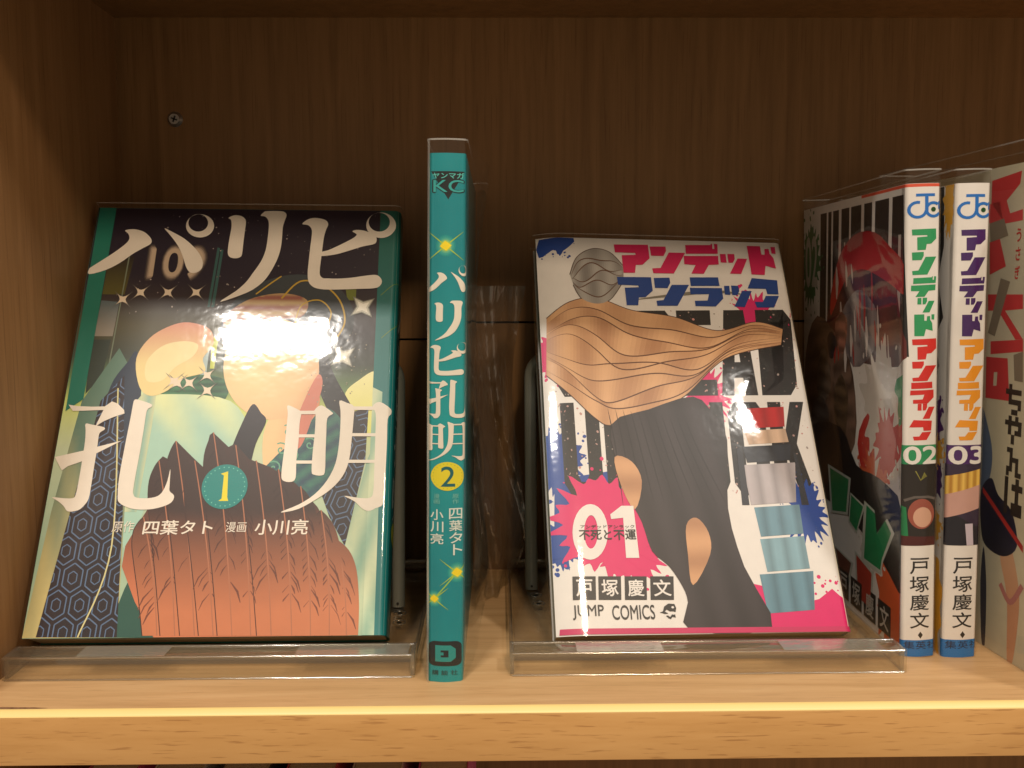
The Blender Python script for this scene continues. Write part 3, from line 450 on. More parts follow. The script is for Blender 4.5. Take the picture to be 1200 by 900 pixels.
 'c_b': [(42.37, 22.74),(62.87, 20.99),(57.1, 8.0),(44.63, 10.98)],
 'c_boxes': [(62.05, 9.59),(105.2, 2.8),(105.0, 11.77),(61.97, 15.15)],
 'r_1': [(87.15, 176.53),(104.75, 178.13),(104.13, 173.72),(96.62, 168.41),(99.01, 163.61),(106.3, 164.53),(106.61, 160.61),(96.25, 160.13),(87.25, 168.33)],
 'r_2': [(85.13, 167.89),(92.51, 168.48),(95.22, 160.2),(86.91, 158.87)],
 'r_g1': [(86.76, 160.78),(95.59, 162.03),(98.63, 155.66),(87.85, 153.74)],
 'r_3': [(87.31, 153.76),(93.58, 154.7),(97.98, 144.57),(88.25, 141.63)],
 'r_g2': [(95.23, 140.26),(100.94, 138.95),(93.24, 118.73),(88.86, 119.82)],
 'r_4': [(87.74, 134.27),(108.68, 134.35),(109.09, 129.21),(98.73, 128.39),(109.95, 118.32),(105.57, 118.09),(94.6, 128.3),(88.21, 128.17)],
 'r_5': [(90.72, 116.69),(109.95, 118.32),(110.28, 114.08),(91.1, 111.88)],
 'r_6': [(88.48, 110.73),(101.62, 111.02),(103.84, 95.57),(89.13, 95.17)],
 'r_6h': [(93.75, 105.34),(95.85, 105.52),(95.72, 100.39),(93.62, 100.18)],
 'r_g3': [(105.02, 112.5),(110.28, 114.08),(111.14, 103.16),(106.24, 103.31)],
 'r_us': [(103.44, 138.93),(106.27, 158.83)],
 'r_chi': [(101.66, 90.89),(110.76, 101.9)],
 'r_ya': [(101.99, 80.16),(111.67, 90.34)],
 'r_n': [(103.93, 68.41),(112.58, 78.77)],
 'r_ha': [(103.5, 54.25),(113.92, 67.89)],
 'r_blue': [(86.75, 90.29),(91.61, 84.38),(95.03, 75.15),(94.18, 65.2),(89.28, 57.57)],
 'r_navy': [(89.15, 59.21),(95.25, 65.41),(99.93, 59.89),(108.5, 55.43),(112.4, 43.78),(104.78, 37.82),(94.05, 38.77),(90.29, 44.45)],
 'r_tan': [(102.7, 37.88),(108.49, 42.71),(114.58, 28.64),(115.07, 16.13),(112.85, -0.1),(109.8, -0.03),(107.98, 23.3)],
 'r_rib': [(90.12, 61.07),(115.75, 44.7),(115.94, 42.25),(90.29, 58.79)],
 'r_ring': [(103.69, 25.15),(116.48, 29.25)],
 'r_foot': [(93.55, 2.31),(91.27, 24.55),(92.43, 38.32),(95.32, 22.47),(95.91, 0.5)],
}

# ------------------------------------------------------------------ printing
def catmull(P, n=5, closed=True):
    out = []; N = len(P)
    rng = range(N) if closed else range(N-1)
    for i in rng:
        if closed: a, b, c, d = P[(i-1) % N], P[i], P[(i+1) % N], P[(i+2) % N]
        else: a, b, c, d = P[max(i-1, 0)], P[i], P[i+1], P[min(i+2, N-1)]
        for k in range(n):
            t = k/n
            out.append(tuple(0.5*((2*b[j])+(-a[j]+c[j])*t+(2*a[j]-5*b[j]+4*c[j]-d[j])*t*t+(-a[j]+3*b[j]-3*c[j]+d[j])*t**3) for j in (0, 1)))
    if not closed: out.append(tuple(P[-1]))
    return out
def ribbon(P, w, taper=False):
    """a line of width w as a polygon"""
    L_, R_ = [], []
    for i, p in enumerate(P):
        a, b = P[max(i-1, 0)], P[min(i+1, len(P)-1)]
        dx, dy = b[0]-a[0], b[1]-a[1]; l = math.hypot(dx, dy) or 1
        ww = w*(math.sin(math.pi*(i+0.25)/(len(P)-0.5)) if taper else 1)/2
        L_.append((p[0]-dy/l*ww, p[1]+dx/l*ww)); R_.append((p[0]+dy/l*ww, p[1]-dx/l*ww))
    return L_+R_[::-1]
def clip(poly, win):
    """Sutherland-Hodgman against a convex window"""
    area_ = sum(win[i][0]*win[(i+1) % len(win)][1]-win[(i+1) % len(win)][0]*win[i][1] for i in range(len(win)))
    if area_ < 0: win = win[::-1]
    out = list(poly)
    for i in range(len(win)):
        a, b = win[i], win[(i+1) % len(win)]
        inside = lambda p: (b[0]-a[0])*(p[1]-a[1])-(b[1]-a[1])*(p[0]-a[0]) >= 0
        src, out = out, []
        for j in range(len(src)):
            p, q = src[j-1], src[j]
            ip, iq = inside(p), inside(q)
            if ip != iq:
                d1 = (b[0]-a[0])*(p[1]-a[1])-(b[1]-a[1])*(p[0]-a[0]); d2 = (b[0]-a[0])*(q[1]-a[1])-(b[1]-a[1])*(q[0]-a[0])
                t = d1/(d1-d2); out.append((p[0]+(q[0]-p[0])*t, p[1]+(q[1]-p[1])*t))
            if iq: out.append(q)
        if len(out) < 3: return None
    return out
def oval(cx, cy, rx, ry=None, n=24, a0=0.0):
    ry = rx if ry is None else ry
    c, s = math.cos(a0), math.sin(a0)
    return [(cx+rx*math.cos(t)*c-ry*math.sin(t)*s, cy+rx*math.cos(t)*s+ry*math.sin(t)*c) for t in [2*math.pi*k/n for k in range(n)]]
def splat(cx, cy, rx, ry, seed, spikes=22, rough=0.28):
    rnd = random.Random(seed); P = []
    for k in range(spikes*2):
        a = 2*math.pi*k/(spikes*2)
        r = 1+(rnd.random()*rough if k % 2 else -rnd.random()*rough*0.8)
        P.append((cx+rx*r*math.cos(a), cy+ry*r*math.sin(a)))
    out = [catmull(P, 3)]
    for k in range(spikes):
        a = rnd.random()*6.28; d = 1.08+rnd.random()*0.4; q = 0.2+rnd.random()*0.75
        out.append(oval(cx+rx*d*math.cos(a), cy+ry*d*math.sin(a), q, q*(0.6+rnd.random()), 8, rnd.random()*3))
    return out
def sparkle(cx, cy, r, w=0.16, rot=0.0, n=4):
    P = []
    for k in range(n*2):
        a = rot+math.pi*k/n; d = r if k % 2 == 0 else r*w
        P.append((cx+d*math.cos(a), cy+d*math.sin(a)))
    return P
def lerp(a, b, t):
    t = min(1, max(0, t)); return tuple(x+(y-x)*t for x, y in zip(a, b))
def bbox(P): return min(p[0] for p in P), max(p[0] for p in P), min(p[1] for p in P), max(p[1] for p in P)

_fc = {}
def glyphs(body, bold=0.0, extend=1.0):
    """the outlines of a piece of text from Blender's built-in font, as triangles in a unit box"""
    k = (body, bold)
    if k not in _fc:
        cu = bpy.data.curves.new('lettering', 'FONT'); cu.body = body; cu.offset = bold; cu.resolution_u = 4
        o = bpy.data.objects.new('lettering', cu); COL.objects.link(o)
        bpy.context.view_layer.update()
        me = o.evaluated_get(bpy.context.evaluated_depsgraph_get()).to_mesh()
        V = [(v.co.x, v.co.y) for v in me.vertices]; F = [tuple(p.vertices) for p in me.polygons]
        o.evaluated_get(bpy.context.evaluated_depsgraph_get()).to_mesh_clear()
        bpy.data.objects.remove(o); bpy.data.curves.remove(cu)
        x0, x1, y0, y1 = bbox(V)
        _fc[k] = ([((x-x0)/(x1-x0), (y-y0)/(y1-y0)) for x, y in V], F)
    return _fc[k]

def bold_glyphs(body, bold):
    V, F = glyphs(body, 0.0)
    if bold <= 0: return [(V, F, 0)]
    n = max(1, len(body)); bx, by = bold*0.75/n, bold*0.75
    return [([(a+dx, b+dy) for a, b in V], F, dl) for dx, dy, dl in ((0, 0, 0), (bx, 0, .2), (-bx, 0, .4), (0, by, .6), (0, -by, .8))]

class Book:
    """local axes in mm: x runs over the front cover from fore edge to spine, y is the depth behind
    the front cover, z is up. The wrap (front, spine, back) is one profile measured by arc length s."""
    def __init__(s, key, name, label, W, T_, H, spine_r=1.8, bulge=0.5, paper=(0.80, 0.79, 0.76), spine_bulge=0.5, group=None, sleeve_top=4.0, film='film', label_cat='comic book', seam=0.0, puff=0.0, puff_back=0.0, curl=0.0):
        s.W, s.T, s.H, s.r = W, T_, H, spine_r; s.curl = curl
        loc, rot = POSE[key]
        s.root = thing(name, label, label_cat, [v*MM for v in loc], rot, group)
        r = spine_r
        P = []          # (s, x, y, nx, ny)
        x = 0.0
        CW = 13.0
        for x in [CW*i/12 for i in range(12)]+[CW+(W-r-CW)*i/20 for i in range(21)]:
            k = max(0.0, (CW-x)/CW); sl = -2*curl*k/CW; l = math.hypot(1, sl)
            P.append((x, x, curl*k*k, sl/l, -1/l))
        s.s0 = W-r; s.arc = math.pi*r/2; cur = s.s0
        for i in range(1, 9):
            a = math.pi/2*i/8
            P.append((cur+s.arc*i/8, W-r+r*math.sin(a), r-r*math.cos(a), math.sin(a), -math.cos(a)))
        cur += s.arc; s.s1 = cur; ln = T_-2*r
        for i in range(1, 13):
            t = i/12; b = math.sin(math.pi*t)*spine_bulge
            db = math.cos(math.pi*t)*math.pi*spine_bulge/ln
            l = math.hypot(1, db)
            P.append((cur+ln*t, W+b, r+ln*t, 1/l, -db/l))
        cur += ln; s.s2 = cur
        for i in range(1, 9):
            a = math.pi/2*i/8
            P.append((cur+s.arc*i/8, W-r+r*math.cos(a), T_-r+r*math.sin(a), math.cos(a), math.sin(a)))
        cur += s.arc; s.s3 = cur
        for i in range(1, 9):
            t = i/8; P.append((cur+(W-r)*t, (W-r)*(1-t), T_, 0, 1))
        s.P = P; s.len = cur+W-r
        # cover shell
        th = 0.35
        bm = bmesh.new()
        zs = (0, H)
        o = [[bm.verts.new((p[1]*MM, p[2]*MM, z*MM)) for p in P] for z in zs]
        i_ = [[bm.verts.new(((p[1]-p[3]*th)*MM, (p[2]-p[4]*th)*MM, z*MM)) for p in P] for z in zs]
        m = len(P)
        for k in range(m-1):
            bm.faces.new((o[0][k], o[0][k+1], o[1][k+1], o[1][k]))
            bm.faces.new((i_[0][k], i_[1][k], i_[1][k+1], i_[0][k+1]))
            bm.faces.new((o[0][k], i_[0][k], i_[0][k+1], o[0][k+1]))
            bm.faces.new((o[1][k], o[1][k+1], i_[1][k+1], i_[1][k]))
        for k in (0, m-1):
            f = (o[0][k], o[1][k], i_[1][k], i_[0][k]); bm.faces.new(f if k == 0 else f[::-1])
        bmesh.ops.recalc_face_normals(bm, faces=bm.faces)
        s.cover = obj('cover', bm, plain(name+'_paper', paper, 0.5, 0, 0.4), s.root, 40)
        pc_ = [(0.6, th+.1+curl), (3, th+.1+curl*.72), (7, th+.08+curl*.34), (16, th+.05), (W-.7, th+.05), (W-.7, T_-th-.05), (.6, T_-th-.05)]
        bm = bmesh.new(); lo_ = [bm.verts.new((x*MM, y*MM, .5*MM)) for x, y in pc_]; hi_ = [bm.verts.new((x*MM, y*MM, (H-.5)*MM)) for x, y in pc_]
        bm.faces.new(lo_[::-1]); bm.faces.new(hi_)
        for k in range(len(pc_)): bm.faces.new((lo_[k], lo_[(k+1) % len(pc_)], hi_[(k+1) % len(pc_)], hi_[k]))
        obj('page_block', bm, M['pages'], s.root)
        # clear film jacket, a little taller than the book
        bm = bmesh.new(); off = 0.55; rows = []
        rnd = random.Random(len(label))
        zz = [-0.15]+[H*k/24 for k in range(1, 24)]+[H-1, H+sleeve_top*.5, H+sleeve_top]
        fi = [p for j, p in enumerate(P)]
        fi = [(-1, -0.9, T_*0.5, -1, 0), (-1, -0.75, 0.3+curl, -.7, -.7)]+fi+[(1e9, -0.75, T_-.3, -.7, .7), (1e9, -0.9, T_*.5, -1, 0)]
        for z in zz:
            over = max(0, z-H)
            def puffed(p):
                if p[0] < 0 or p[0] > s.len: return 0
                e = max(0.0, math.sin(math.pi*min(1, p[0]/s.s0))) if p[0] < s.s0 else (max(0.0, math.sin(math.pi*(p[0]-s.s3)/(s.len-s.s3))) if p[0] > s.s3 else 0)
                return e*(puff if p[0] < s.s0 else puff_back)*(.55+.45*math.sin(z*.035+.5)+.15*math.sin(z*.11+p[0]*.09))
            rows.append([bm.verts.new(((p[1]+p[3]*(off-over*0.04+puffed(p)))*MM, (p[2]+p[4]*(off-over*0.10+puffed(p)))*MM, z*MM)) for p in fi])
        for A, B in zip(rows, rows[1:]):
            for k in range(len(A)-1): bm.faces.new((A[k], A[k+1], B[k+1], B[k]))
        s.sleeve = obj('film_jacket', bm, M[film], s.root, 60)
        bm = bmesh.new(); tz = H+sleeve_top
        lo, hi = ([bm.verts.new(((p[1]+p[3]*(off+.12))*MM, (p[2]+p[4]*(off+.12))*MM, z*MM)) for p in fi] for z in (tz-.5, tz+.05))
        for k in range(len(fi)-1): bm.faces.new((lo[k], lo[k+1], hi[k+1], hi[k]))
        obj('jacket_rim', bm, M['film_edge'], s.root, 60)
        # welded side seam that stands proud of the spine's front corner
        bm = bmesh.new(); c0 = s.at(s.s0+s.arc*.45, 0, off+.15) if hasattr(s, 'at') else None
        rnd = random.Random(int(W*T_)); L_ = []
        for k in range(25):
            z = -.1+(tz)*k/24
            a = s.at(s.s0+s.arc*.30, 0, off+.12); b = s.at(s.s0+s.arc*.75, 0, off+.15+seam*(.75+.25*math.sin(k*1.3)*rnd.random()))
            L_.append((bm.verts.new((a[0], a[1], z*MM)), bm.verts.new((b[0], b[1], z*MM))))
        for (a, b), (d, e) in zip(L_, L_[1:]): bm.faces.new((a, b, e, d))
        if seam: obj('jacket_seam', bm, M['film_edge'], s.root, 80)
        else: bm.free()
        s.parts = {}
    def at(s, sv, z, off):
        P = s.P
        sv = min(max(sv, 0), P[-1][0]-1e-6)
        lo, hi = 0, len(P)-1
        while hi-lo > 1:
            mid = (lo+hi)//2
            if P[mid][0] <= sv: lo = mid
            else: hi = mid
        a, b = P[lo], P[hi]; t = (sv-a[0])/((b[0]-a[0]) or 1)
        x, y, nx, ny = (a[j]+(b[j]-a[j])*t for j in (1, 2, 3, 4))
        return ((x+nx*off)*MM, (y+ny*off)*MM, z*MM)
    # spine coordinate: q from 0 (edge next to the front cover) to T
    def q2s(s, q): return s.s0+q/s.T*(s.s3-s.s0)
    def spine(s, poly): return [(s.q2s(q), z) for q, z in poly]
    def draw(s, part, rings, color, layer):
        """rings: one polygon, or a list [outer, hole]"""
        if isinstance(rings[0][0], (int, float)): rings = [rings]
        s.parts.setdefault(part, []).append(('p', rings, color, layer))
    def text(s, part, body, x0, x1, z0, z1, color, layer, bold=0.0, spine=False, shear=0.0):
        for V, F, dl in bold_glyphs(body, bold):
            pts = [(x0+(x1-x0)*a+shear*b*(z1-z0), z0+(z1-z0)*b) for a, b in V]
            if spine: pts = s.spine(pts)
            s.parts.setdefault(part, []).append(('t', (pts, F), color, layer+dl))
    def finish(s, grid=None, labels=None):
        for part, items in s.parts.items():
            bm = bmesh.new(); li = bm.faces.layers.int.new('item')
            for n, (kind, data, color, layer) in enumerate(items):
                if kind == 'p':
                    flat = [p for r in data for p in r]
                    if len(data) == 2 and len(data[0]) == len(data[1]):
                        q_ = len(data[0]); data = [data[0], data[1][::-1]]; flat = data[0]+data[1]
                        tris = [t for i in range(q_) for t in ((i, (i+1) % q_, q_+(i+1) % q_), (i, q_+(i+1) % q_, q_+i))]
                    else: tris = tessellate_polygon([[Vector((p[0], p[1], 0)) for p in r] for r in data])
                    vv = [bm.verts.new((min(max(p[0], .05), s.len-.05), min(max(p[1], 0.05), s.H-0.05), 0)) for p in flat]
                else:
                    pts, tris = data
                    vv = [bm.verts.new((p[0], p[1], 0)) for p in pts]
                for t in tris:
                    try: f = bm.faces.new([vv[i] for i in t]); f[li] = n
                    except ValueError: pass
            bm.normal_update()
            fl = [f for f in bm.faces if f.normal.z < 0]
            bmesh.ops.reverse_faces(bm, faces=fl)
            xs = [v.co.x for v in bm.verts]; zs = [v.co.y for v in bm.verts]
            cuts = [(p[0], 0) for p in s.P if (s.s0-0.1 <= p[0] <= s.s3+0.1 or (s.curl and 0 < p[0] < 17)) and min(xs) < p[0] < max(xs)]
            if grid and part in grid:
                st = grid[part]
                k = math.floor(min(xs)/st)+1
                while k*st < max(xs):
                    if not (s.s0 <= k*st <= s.s3): cuts.append((k*st, 0))
                    k += 1
                k = math.floor(min(zs)/st)+1
                while k*st < max(zs): cuts.append((k*st, 1)); k += 1
            for c, ax in cuts:
                bmesh.ops.bisect_plane(bm, geom=list(bm.verts)+list(bm.edges)+list(bm.faces), dist=1e-5,
                                       plane_co=(c, 0, 0) if ax == 0 else (0, c, 0), plane_no=(1, 0, 0) if ax == 0 else (0, 1, 0))
            cl = bm.loops.layers.float_color.new('ink')
            done = {}
            for f in bm.faces:
                it = items[f[li]]; color = it[2]
                for lp in f.loops:
                    c = color(lp.vert.co.x, lp.vert.co.y) if callable(color) else color
                    lp[cl] = (c[0], c[1], c[2], 1)
                    done[lp.vert] = it[3]+(f[li] % 50)*0.012 if it[0] == 'p' else it[3]
            for v, ly in done.items():
                v.co = s.at(v.co.x, v.co.y, 0.03+0.022*ly)
            bmesh.ops.delete(bm, geom=[v for v in bm.verts if not v.link_faces], context='VERTS')
            # local normal must point outwards: (s, z) order gives it for the front
            bm.normal_update()
            o = obj(part.split('#')[0], bm, M['ink'], s.root)
            if labels and part in labels: o['label'] = labels[part]

WHITE = (0.80, 0.78, 0.74)
TEAL = RGB(28, 128, 128)
# ============================================================== book one: teal and night blue, on the left stand
A = Book('A', 'comic_book', 'comic with night sky cover and huge white title, volume 1, on the left stand', 130, 16.5, 182,
         spine_r=2.6, paper=RGB(24, 110, 100), sleeve_top=2.5)
NIGHT = RGB(33, 24, 40)
def bgA(x, z):
    t = z+0.04*x
    stops = [(0, RGB(178, 196, 160)), (30, RGB(160, 190, 165)), (72, RGB(196, 210, 176)), (92, RGB(205, 215, 120)), (100, RGB(110, 140, 90)),
             (112, RGB(58, 66, 56)), (126, RGB(84, 78, 50) if x < 105 else RGB(52, 46, 52)), (138, RGB(54, 44, 44)), (150, NIGHT), (190, NIGHT)]
    for (a, ca), (b, cb) in zip(stops, stops[1:]):
        if t <= b: return lerp(ca, cb, (t-a)/(b-a))
    return NIGHT
A.draw('cover_picture', [(0.1, 0.1), (A.q2s(0.0)-3, 0.1), (A.q2s(0.0)-3, 181.9), (0.1, 181.9)], bgA, 0)
pic = lambda n, c, l=1, sm=False: A.draw('cover_picture', catmull(T[n], 5) if sm else T[n], c, l)
TEALA = RGB(26, 118, 100)
pic('a_olive', lambda x, z: lerp(RGB(90, 84, 30), RGB(40, 30, 26), (z-140)/18)); pic('a_pane', lambda x, z: lerp(RGB(150, 142, 130), RGB(90, 104, 108), (z-122)/14))
pic('a_low', RGB(50, 62, 54)); pic('a_win', RGB(110, 118, 40))
for n in ('a_tow1', 'a_tow2'): pic(n, RGB(52, 92, 90), 1)
for n in ('a_tow3', 'a_tow4'): pic(n, RGB(170, 190, 190) if n == 'a_tow3' else RGB(190, 200, 70), 1)
pic('a_line', RGB(120, 130, 110), 2)
pic('a_trees', lambda x, z: lerp(RGB(70, 130, 90), RGB(20, 66, 44), (math.sin(x*1.9)+math.sin(z*2.3)+2)/4), 1, True)
rnd = random.Random(5)
for k in range(150):                                             # stars in the night sky
    x = 12+rnd.random()*112; z = 128+rnd.random()*53; q = 0.10+rnd.random()**3*0.35
    c = 90+rnd.random()*130; A.draw('cover_picture', oval(x, z, q, q, 6), RGB(c, c*.92, c*.88), 1)
pic('a_paleM', lambda x, z: lerp(RGB(224, 232, 176), RGB(168, 206, 188), (100-z)/26+math.sin(x*.3+z*.2)*.3), 2, True)
pic('a_yel', lambda x, z: lerp(RGB(225, 225, 90), RGB(250, 245, 190), (z-70)/40), 2, True)
pic('a_robeL', lambda x, z: lerp(RGB(206, 190, 128), RGB(96, 128, 112), z/80+math.sin(x*.5+z*.12)*.18), 2)
pic('a_sleeveD', RGB(38, 52, 72), 3, True)
pic('a_slv', lambda x, z: lerp(RGB(150, 186, 170), RGB(206, 212, 170), .5+.5*math.sin(x*1.1)), 4)
pic('a_wedge', RGB(44, 88, 78), 3)
pic('a_paleR', lambda x, z: lerp(RGB(138, 180, 160), RGB(200, 215, 180), .5+.5*math.sin(x*.55-z*.16)), 3)
HEXBG = RGB(40, 30, 36); HEXLN = RGB(92, 116, 150)
def hexes(region, ang, sc, ly):
    A.draw('cover_picture', region, HEXBG, ly)
    x0, x1, y0, y1 = bbox(region); ca, sa = math.cos(ang), math.sin(ang)
    cx, cy = (x0+x1)/2, (y0+y1)/2
    hexa = [(0, 1.15), (.72, .62), (.72, -.62), (0, -1.15), (-.72, -.62), (-.72, .62)]
    for i in range(-9, 10):
        for j in range(-9, 10):
            ox = (i+(j % 2)*.5)*1.78; oy = j*2.12
            for sc2, w in ((1.0, .10), (.45, .08)):
                for k in range(6):
                    a = hexa[k]; b = hexa[(k+1) % 6]
                    q = ribbon([(ox+a[0]*sc2, oy+a[1]*sc2), (ox+b[0]*sc2, oy+b[1]*sc2)], w)
                    q = [(cx+(u*ca-v*sa)*sc, cy+(u*sa+v*ca)*sc) for u, v in q]
                    q = clip(q, region)
                    if q: A.draw('cover_picture', q, HEXLN, ly+1)
def conv(P):
    P = sorted(set(map(tuple, P)))
    def half(Q):
        h = []
        for p in Q:
            while len(h) >= 2 and (h[-1][0]-h[-2][0])*(p[1]-h[-2][1])-(h[-1][1]-h[-2][1])*(p[0]-h[-2][0]) <= 0: h.pop()
            h.append(p)
        return h
    a = half(P); b = half(P[::-1]); return a[:-1]+b[:-1]
hexes(conv(T['a_hexL']), -0.02, 4.7, 4)
hexes(conv(T['a_hexR']), -0.35, 4.7, 4)
A.draw('cover_picture', ribbon(catmull([T['a_hair'][0], T['a_hair'][-1], T['a_hair'][-2]], 8, False), .55), RGB(214, 206, 150), 6)
# plain soft shapes stand where the cover figure is
pic('a_wave', lambda x, z: lerp(RGB(34, 32, 38), RGB(58, 66, 70), (z-105)/45), 5, True)
pic('a_disc', lambda x, z: lerp(RGB(240, 214, 160), RGB(226, 150, 120), ((x-72)**2+(z-104)**2)**.5/60), 6, True)
pic('a_band', lambda x, z: lerp(RGB(150, 90, 80), RGB(190, 160, 110), .5+.5*math.sin(x*2.1+z*1.3)), 7, True)
pic('a_cloud', lambda x, z: lerp(RGB(236, 214, 150), RGB(214, 120, 112), (z-108)/24), 6, True)
pic('a_cloud2', RGB(240, 226, 170), 7, True)
for n, w in (('a_gold1', 0.7), ('a_gold2', .6), ('a_gold3', .6)):
    A.draw('cover_picture', ribbon(catmull(T[n], 6, False), w), RGB(196, 160, 56), 8)
pic('a_neck', lambda x, z: lerp(RGB(238, 200, 150), RGB(210, 110, 90), (x-85)/24), 5, True)
pic('a_robe', lambda x, z: lerp(RGB(36, 66, 90), RGB(60, 120, 104), .5+.5*math.sin(x*1.4+z*.9)), 6, True)
for k in range(7):
    cx, cz = T['a_robe'][0][0]+4+k*2.2, T['a_robe'][0][1]+4+(k % 3)*6+k*1.6
    sp_ = [(cx+math.cos(t)*t*.34, cz+math.sin(t)*t*.34) for t in [j*.5 for j in range(18)]]
    A.draw('cover_picture', ribbon(sp_, .55), RGB(104, 166, 138), 7)
pic('a_leaf', lambda x, z: lerp(RGB(24, 20, 26), RGB(40, 34, 44), (z-56)/30), 8, True)
for n in ('a_rose',): pic(n, RGB(214, 130, 110), 7, True)
# fan of feathers
pic('a_fan', lambda x, z: lerp(RGB(208, 122, 84), RGB(62, 38, 35), (z-12-abs(x-75)*.05)/36), 9)
FC = lambda x, z: lerp(RGB(200, 122, 84), RGB(58, 38, 35), (z-8-abs(x-75)*.05)/38)
ft, fb = T['a_ft'], T['a_fb']
for k in [0, 10, 1, 9, 2, 8, 3, 7, 6, 5, 4]:                     # overlapping pointed leaves of the fan
    t_, b_ = ft[k], fb[k]; L_ = t_[1]-b_[1]; wl = 6.6
    P_ = []
    for v, w_ in ((1, 0), (.96, .32), (.88, .72), (.76, .95), (.6, 1.0), (.3, .92), (0, .8)):
        P_.append((v, w_))
    mid = lambda v: (b_[0]+(t_[0]-b_[0])*v+1.2*math.sin(v*3), b_[1]+L_*v)
    Lf = [(mid(v)[0]-wl*w_, mid(v)[1]) for v, w_ in P_]; Rt = [(mid(v)[0]+wl*.8*w_, mid(v)[1]) for v, w_ in P_[1:]]
    poly = catmull(Lf[::-1], 3, False)+catmull(Rt, 3, False)
    lay = 9.5+.5*(0 if k in (0, 10) else 1+([1, 9, 2, 8, 3, 7, 6, 5, 4].index(k)))
    A.draw('cover_picture', [(max(x, 33.5), max(z, .15)) for x, z in poly], FC, lay)
    A.draw('cover_picture', [(max(x, 33.5), z) for x, z in ribbon(catmull(Lf, 3, False), .32)], RGB(58, 32, 28), lay+.15)
    A.draw('cover_picture', ribbon([mid(v/8) for v in range(9)], .42), RGB(176, 112, 82), lay+.25)
    for j in range(15):
        v = .22+.72*j/15+rnd.random()*.03; x, z = mid(v)
        for sg in (-1, 1):
            if rnd.random() < .62:
                l = 2.0+rnd.random()*3.2
                A.draw('cover_picture', ribbon([(x+sg*.5, z), (x+sg*l*.7, z-l*.75), (x+sg*l, z-l*1.6)], .3+rnd.random()*.55, True), lerp(RGB(120, 66, 50), RGB(46, 26, 24), (z-14)/40), lay+.2)
for n in ('a_star1', 'a_star2'):
    x, z = T[n][0]
    for k, (r, c) in enumerate(((6.5, (130, 130, 120)), (5.4, (206, 204, 190)), (3.6, (244, 240, 226)))): A.draw('cover_picture', sparkle(x, z, r, .42, .7), RGB(*c), 9+k)
for k in range(60):
    x = 95+rnd.random()*24; z = 88+rnd.random()*36; A.draw('cover_picture', oval(x, z, .12+rnd.random()*.22, None, 6), RGB(170, 160, 140), 9)
for i, (x, z) in enumerate(T['a_stars']):
    for k, (r, w, c) in enumerate(((5.6, .10, (110, 104, 98)), (3.6, .24, (190, 176, 156)), (2.4, .5, (232, 214, 190)))): A.draw('cover_picture', sparkle(x, z, r, w, .78), RGB(*c), 9+k)
(x0, z0), (x1, z1) = T['txt_109']
for k, (b, c) in enumerate(((.09, (70, 60, 58)), (.065, (120, 104, 94)), (.04, (170, 150, 132)), (.012, (196, 174, 150)))):
    A.text('cover_picture', '109', x0-1.2+k*.4, x1+1.2-k*.4, z0-1.2+k*.4, z1+1.2-k*.4, RGB(*c), 2+k, b)
# teal bands at the fore edge and round the spine
pic('a_teal', TEALA, 12)
bs = 121.5
A.draw('cover_picture', [(bs, 0.1), (A.s3+20, 0.1), (A.s3+20, 181.9), (bs, 181.9)], lambda x, z: lerp(RGB(20, 120, 122), RGB(24, 96, 84), (z-90)/90), 12)
A.draw('cover_picture', [(bs, 0.1), (A.q2s(0)-1.5, .1), (A.q2s(0)-2, 96), (bs, 98)], lambda x, z: lerp(RGB(150, 190, 168), RGB(214, 226, 190), .5+.5*math.sin(x*.55-z*.16)), 13)
for P_ in ([(123, 140), (131, 146), (134, 132), (124, 120)],): A.draw('cover_picture', ribbon(catmull(P_, 6, False), .3), RGB(110, 140, 60), 14)
# title lettering
CREAM = RGB(236, 226, 212)
TL = ['pa1', 'pa2', 'ri1', 'ri2', 'pi1', 'pi2', 'ko1', 'ko2', 'ko3', 'ko4', 'mi1', 'mi2', 'mi3', 'mi4', 'mi5', 'mi6', 'mi7', 'mi8', 'mi9', 'mi10']
SHARP = {'mi2', 'mi4', 'mi5', 'mi7', 'mi9', 'mi10', 'ko3', 'ko1'}
for i, n in enumerate(TL): A.draw('title_character#'+n[:2], T[n] if n in SHARP else catmull(T[n], 3), CREAM, 16+(i % 4)*.6)
for n in ('pa3', 'pi3'): A.draw('title_character#'+n[:2], [T[n+'o'], T[n+'i'][::-1]], CREAM, 19)
# volume number badge
bx0, bx1, bz0, bz1 = bbox(T['badge']); cx, cz, rx, rz = (bx0+bx1)/2, (bz0+bz1)/2, (bx1-bx0)/2, (bz1-bz0)/2
A.draw('volume_number', oval(cx, cz, rx, rz, 40), RGB(24, 134, 130), 20)
for k in range(26):
    a = 2*math.pi*k/26; A.draw('volume_number', oval(cx+rx*.87*math.cos(a), cz+rz*.87*math.sin(a), .26, .26, 6), RGB(110, 200, 180), 21)
A.draw('volume_number', T['one'], RGB(232, 216, 40), 21)
for n, t, b in (('txt_gensaku', '原作', .0), ('txt_yotsuba', '四葉タト', .018), ('txt_manga', '漫画', .0), ('txt_ogawa', '小川亮', .018)):
    (x0, z0), (x1, z1) = T[n]; A.text('author_names', t, x0, x1, z0, z1, CREAM, 20, b, shear=.05)
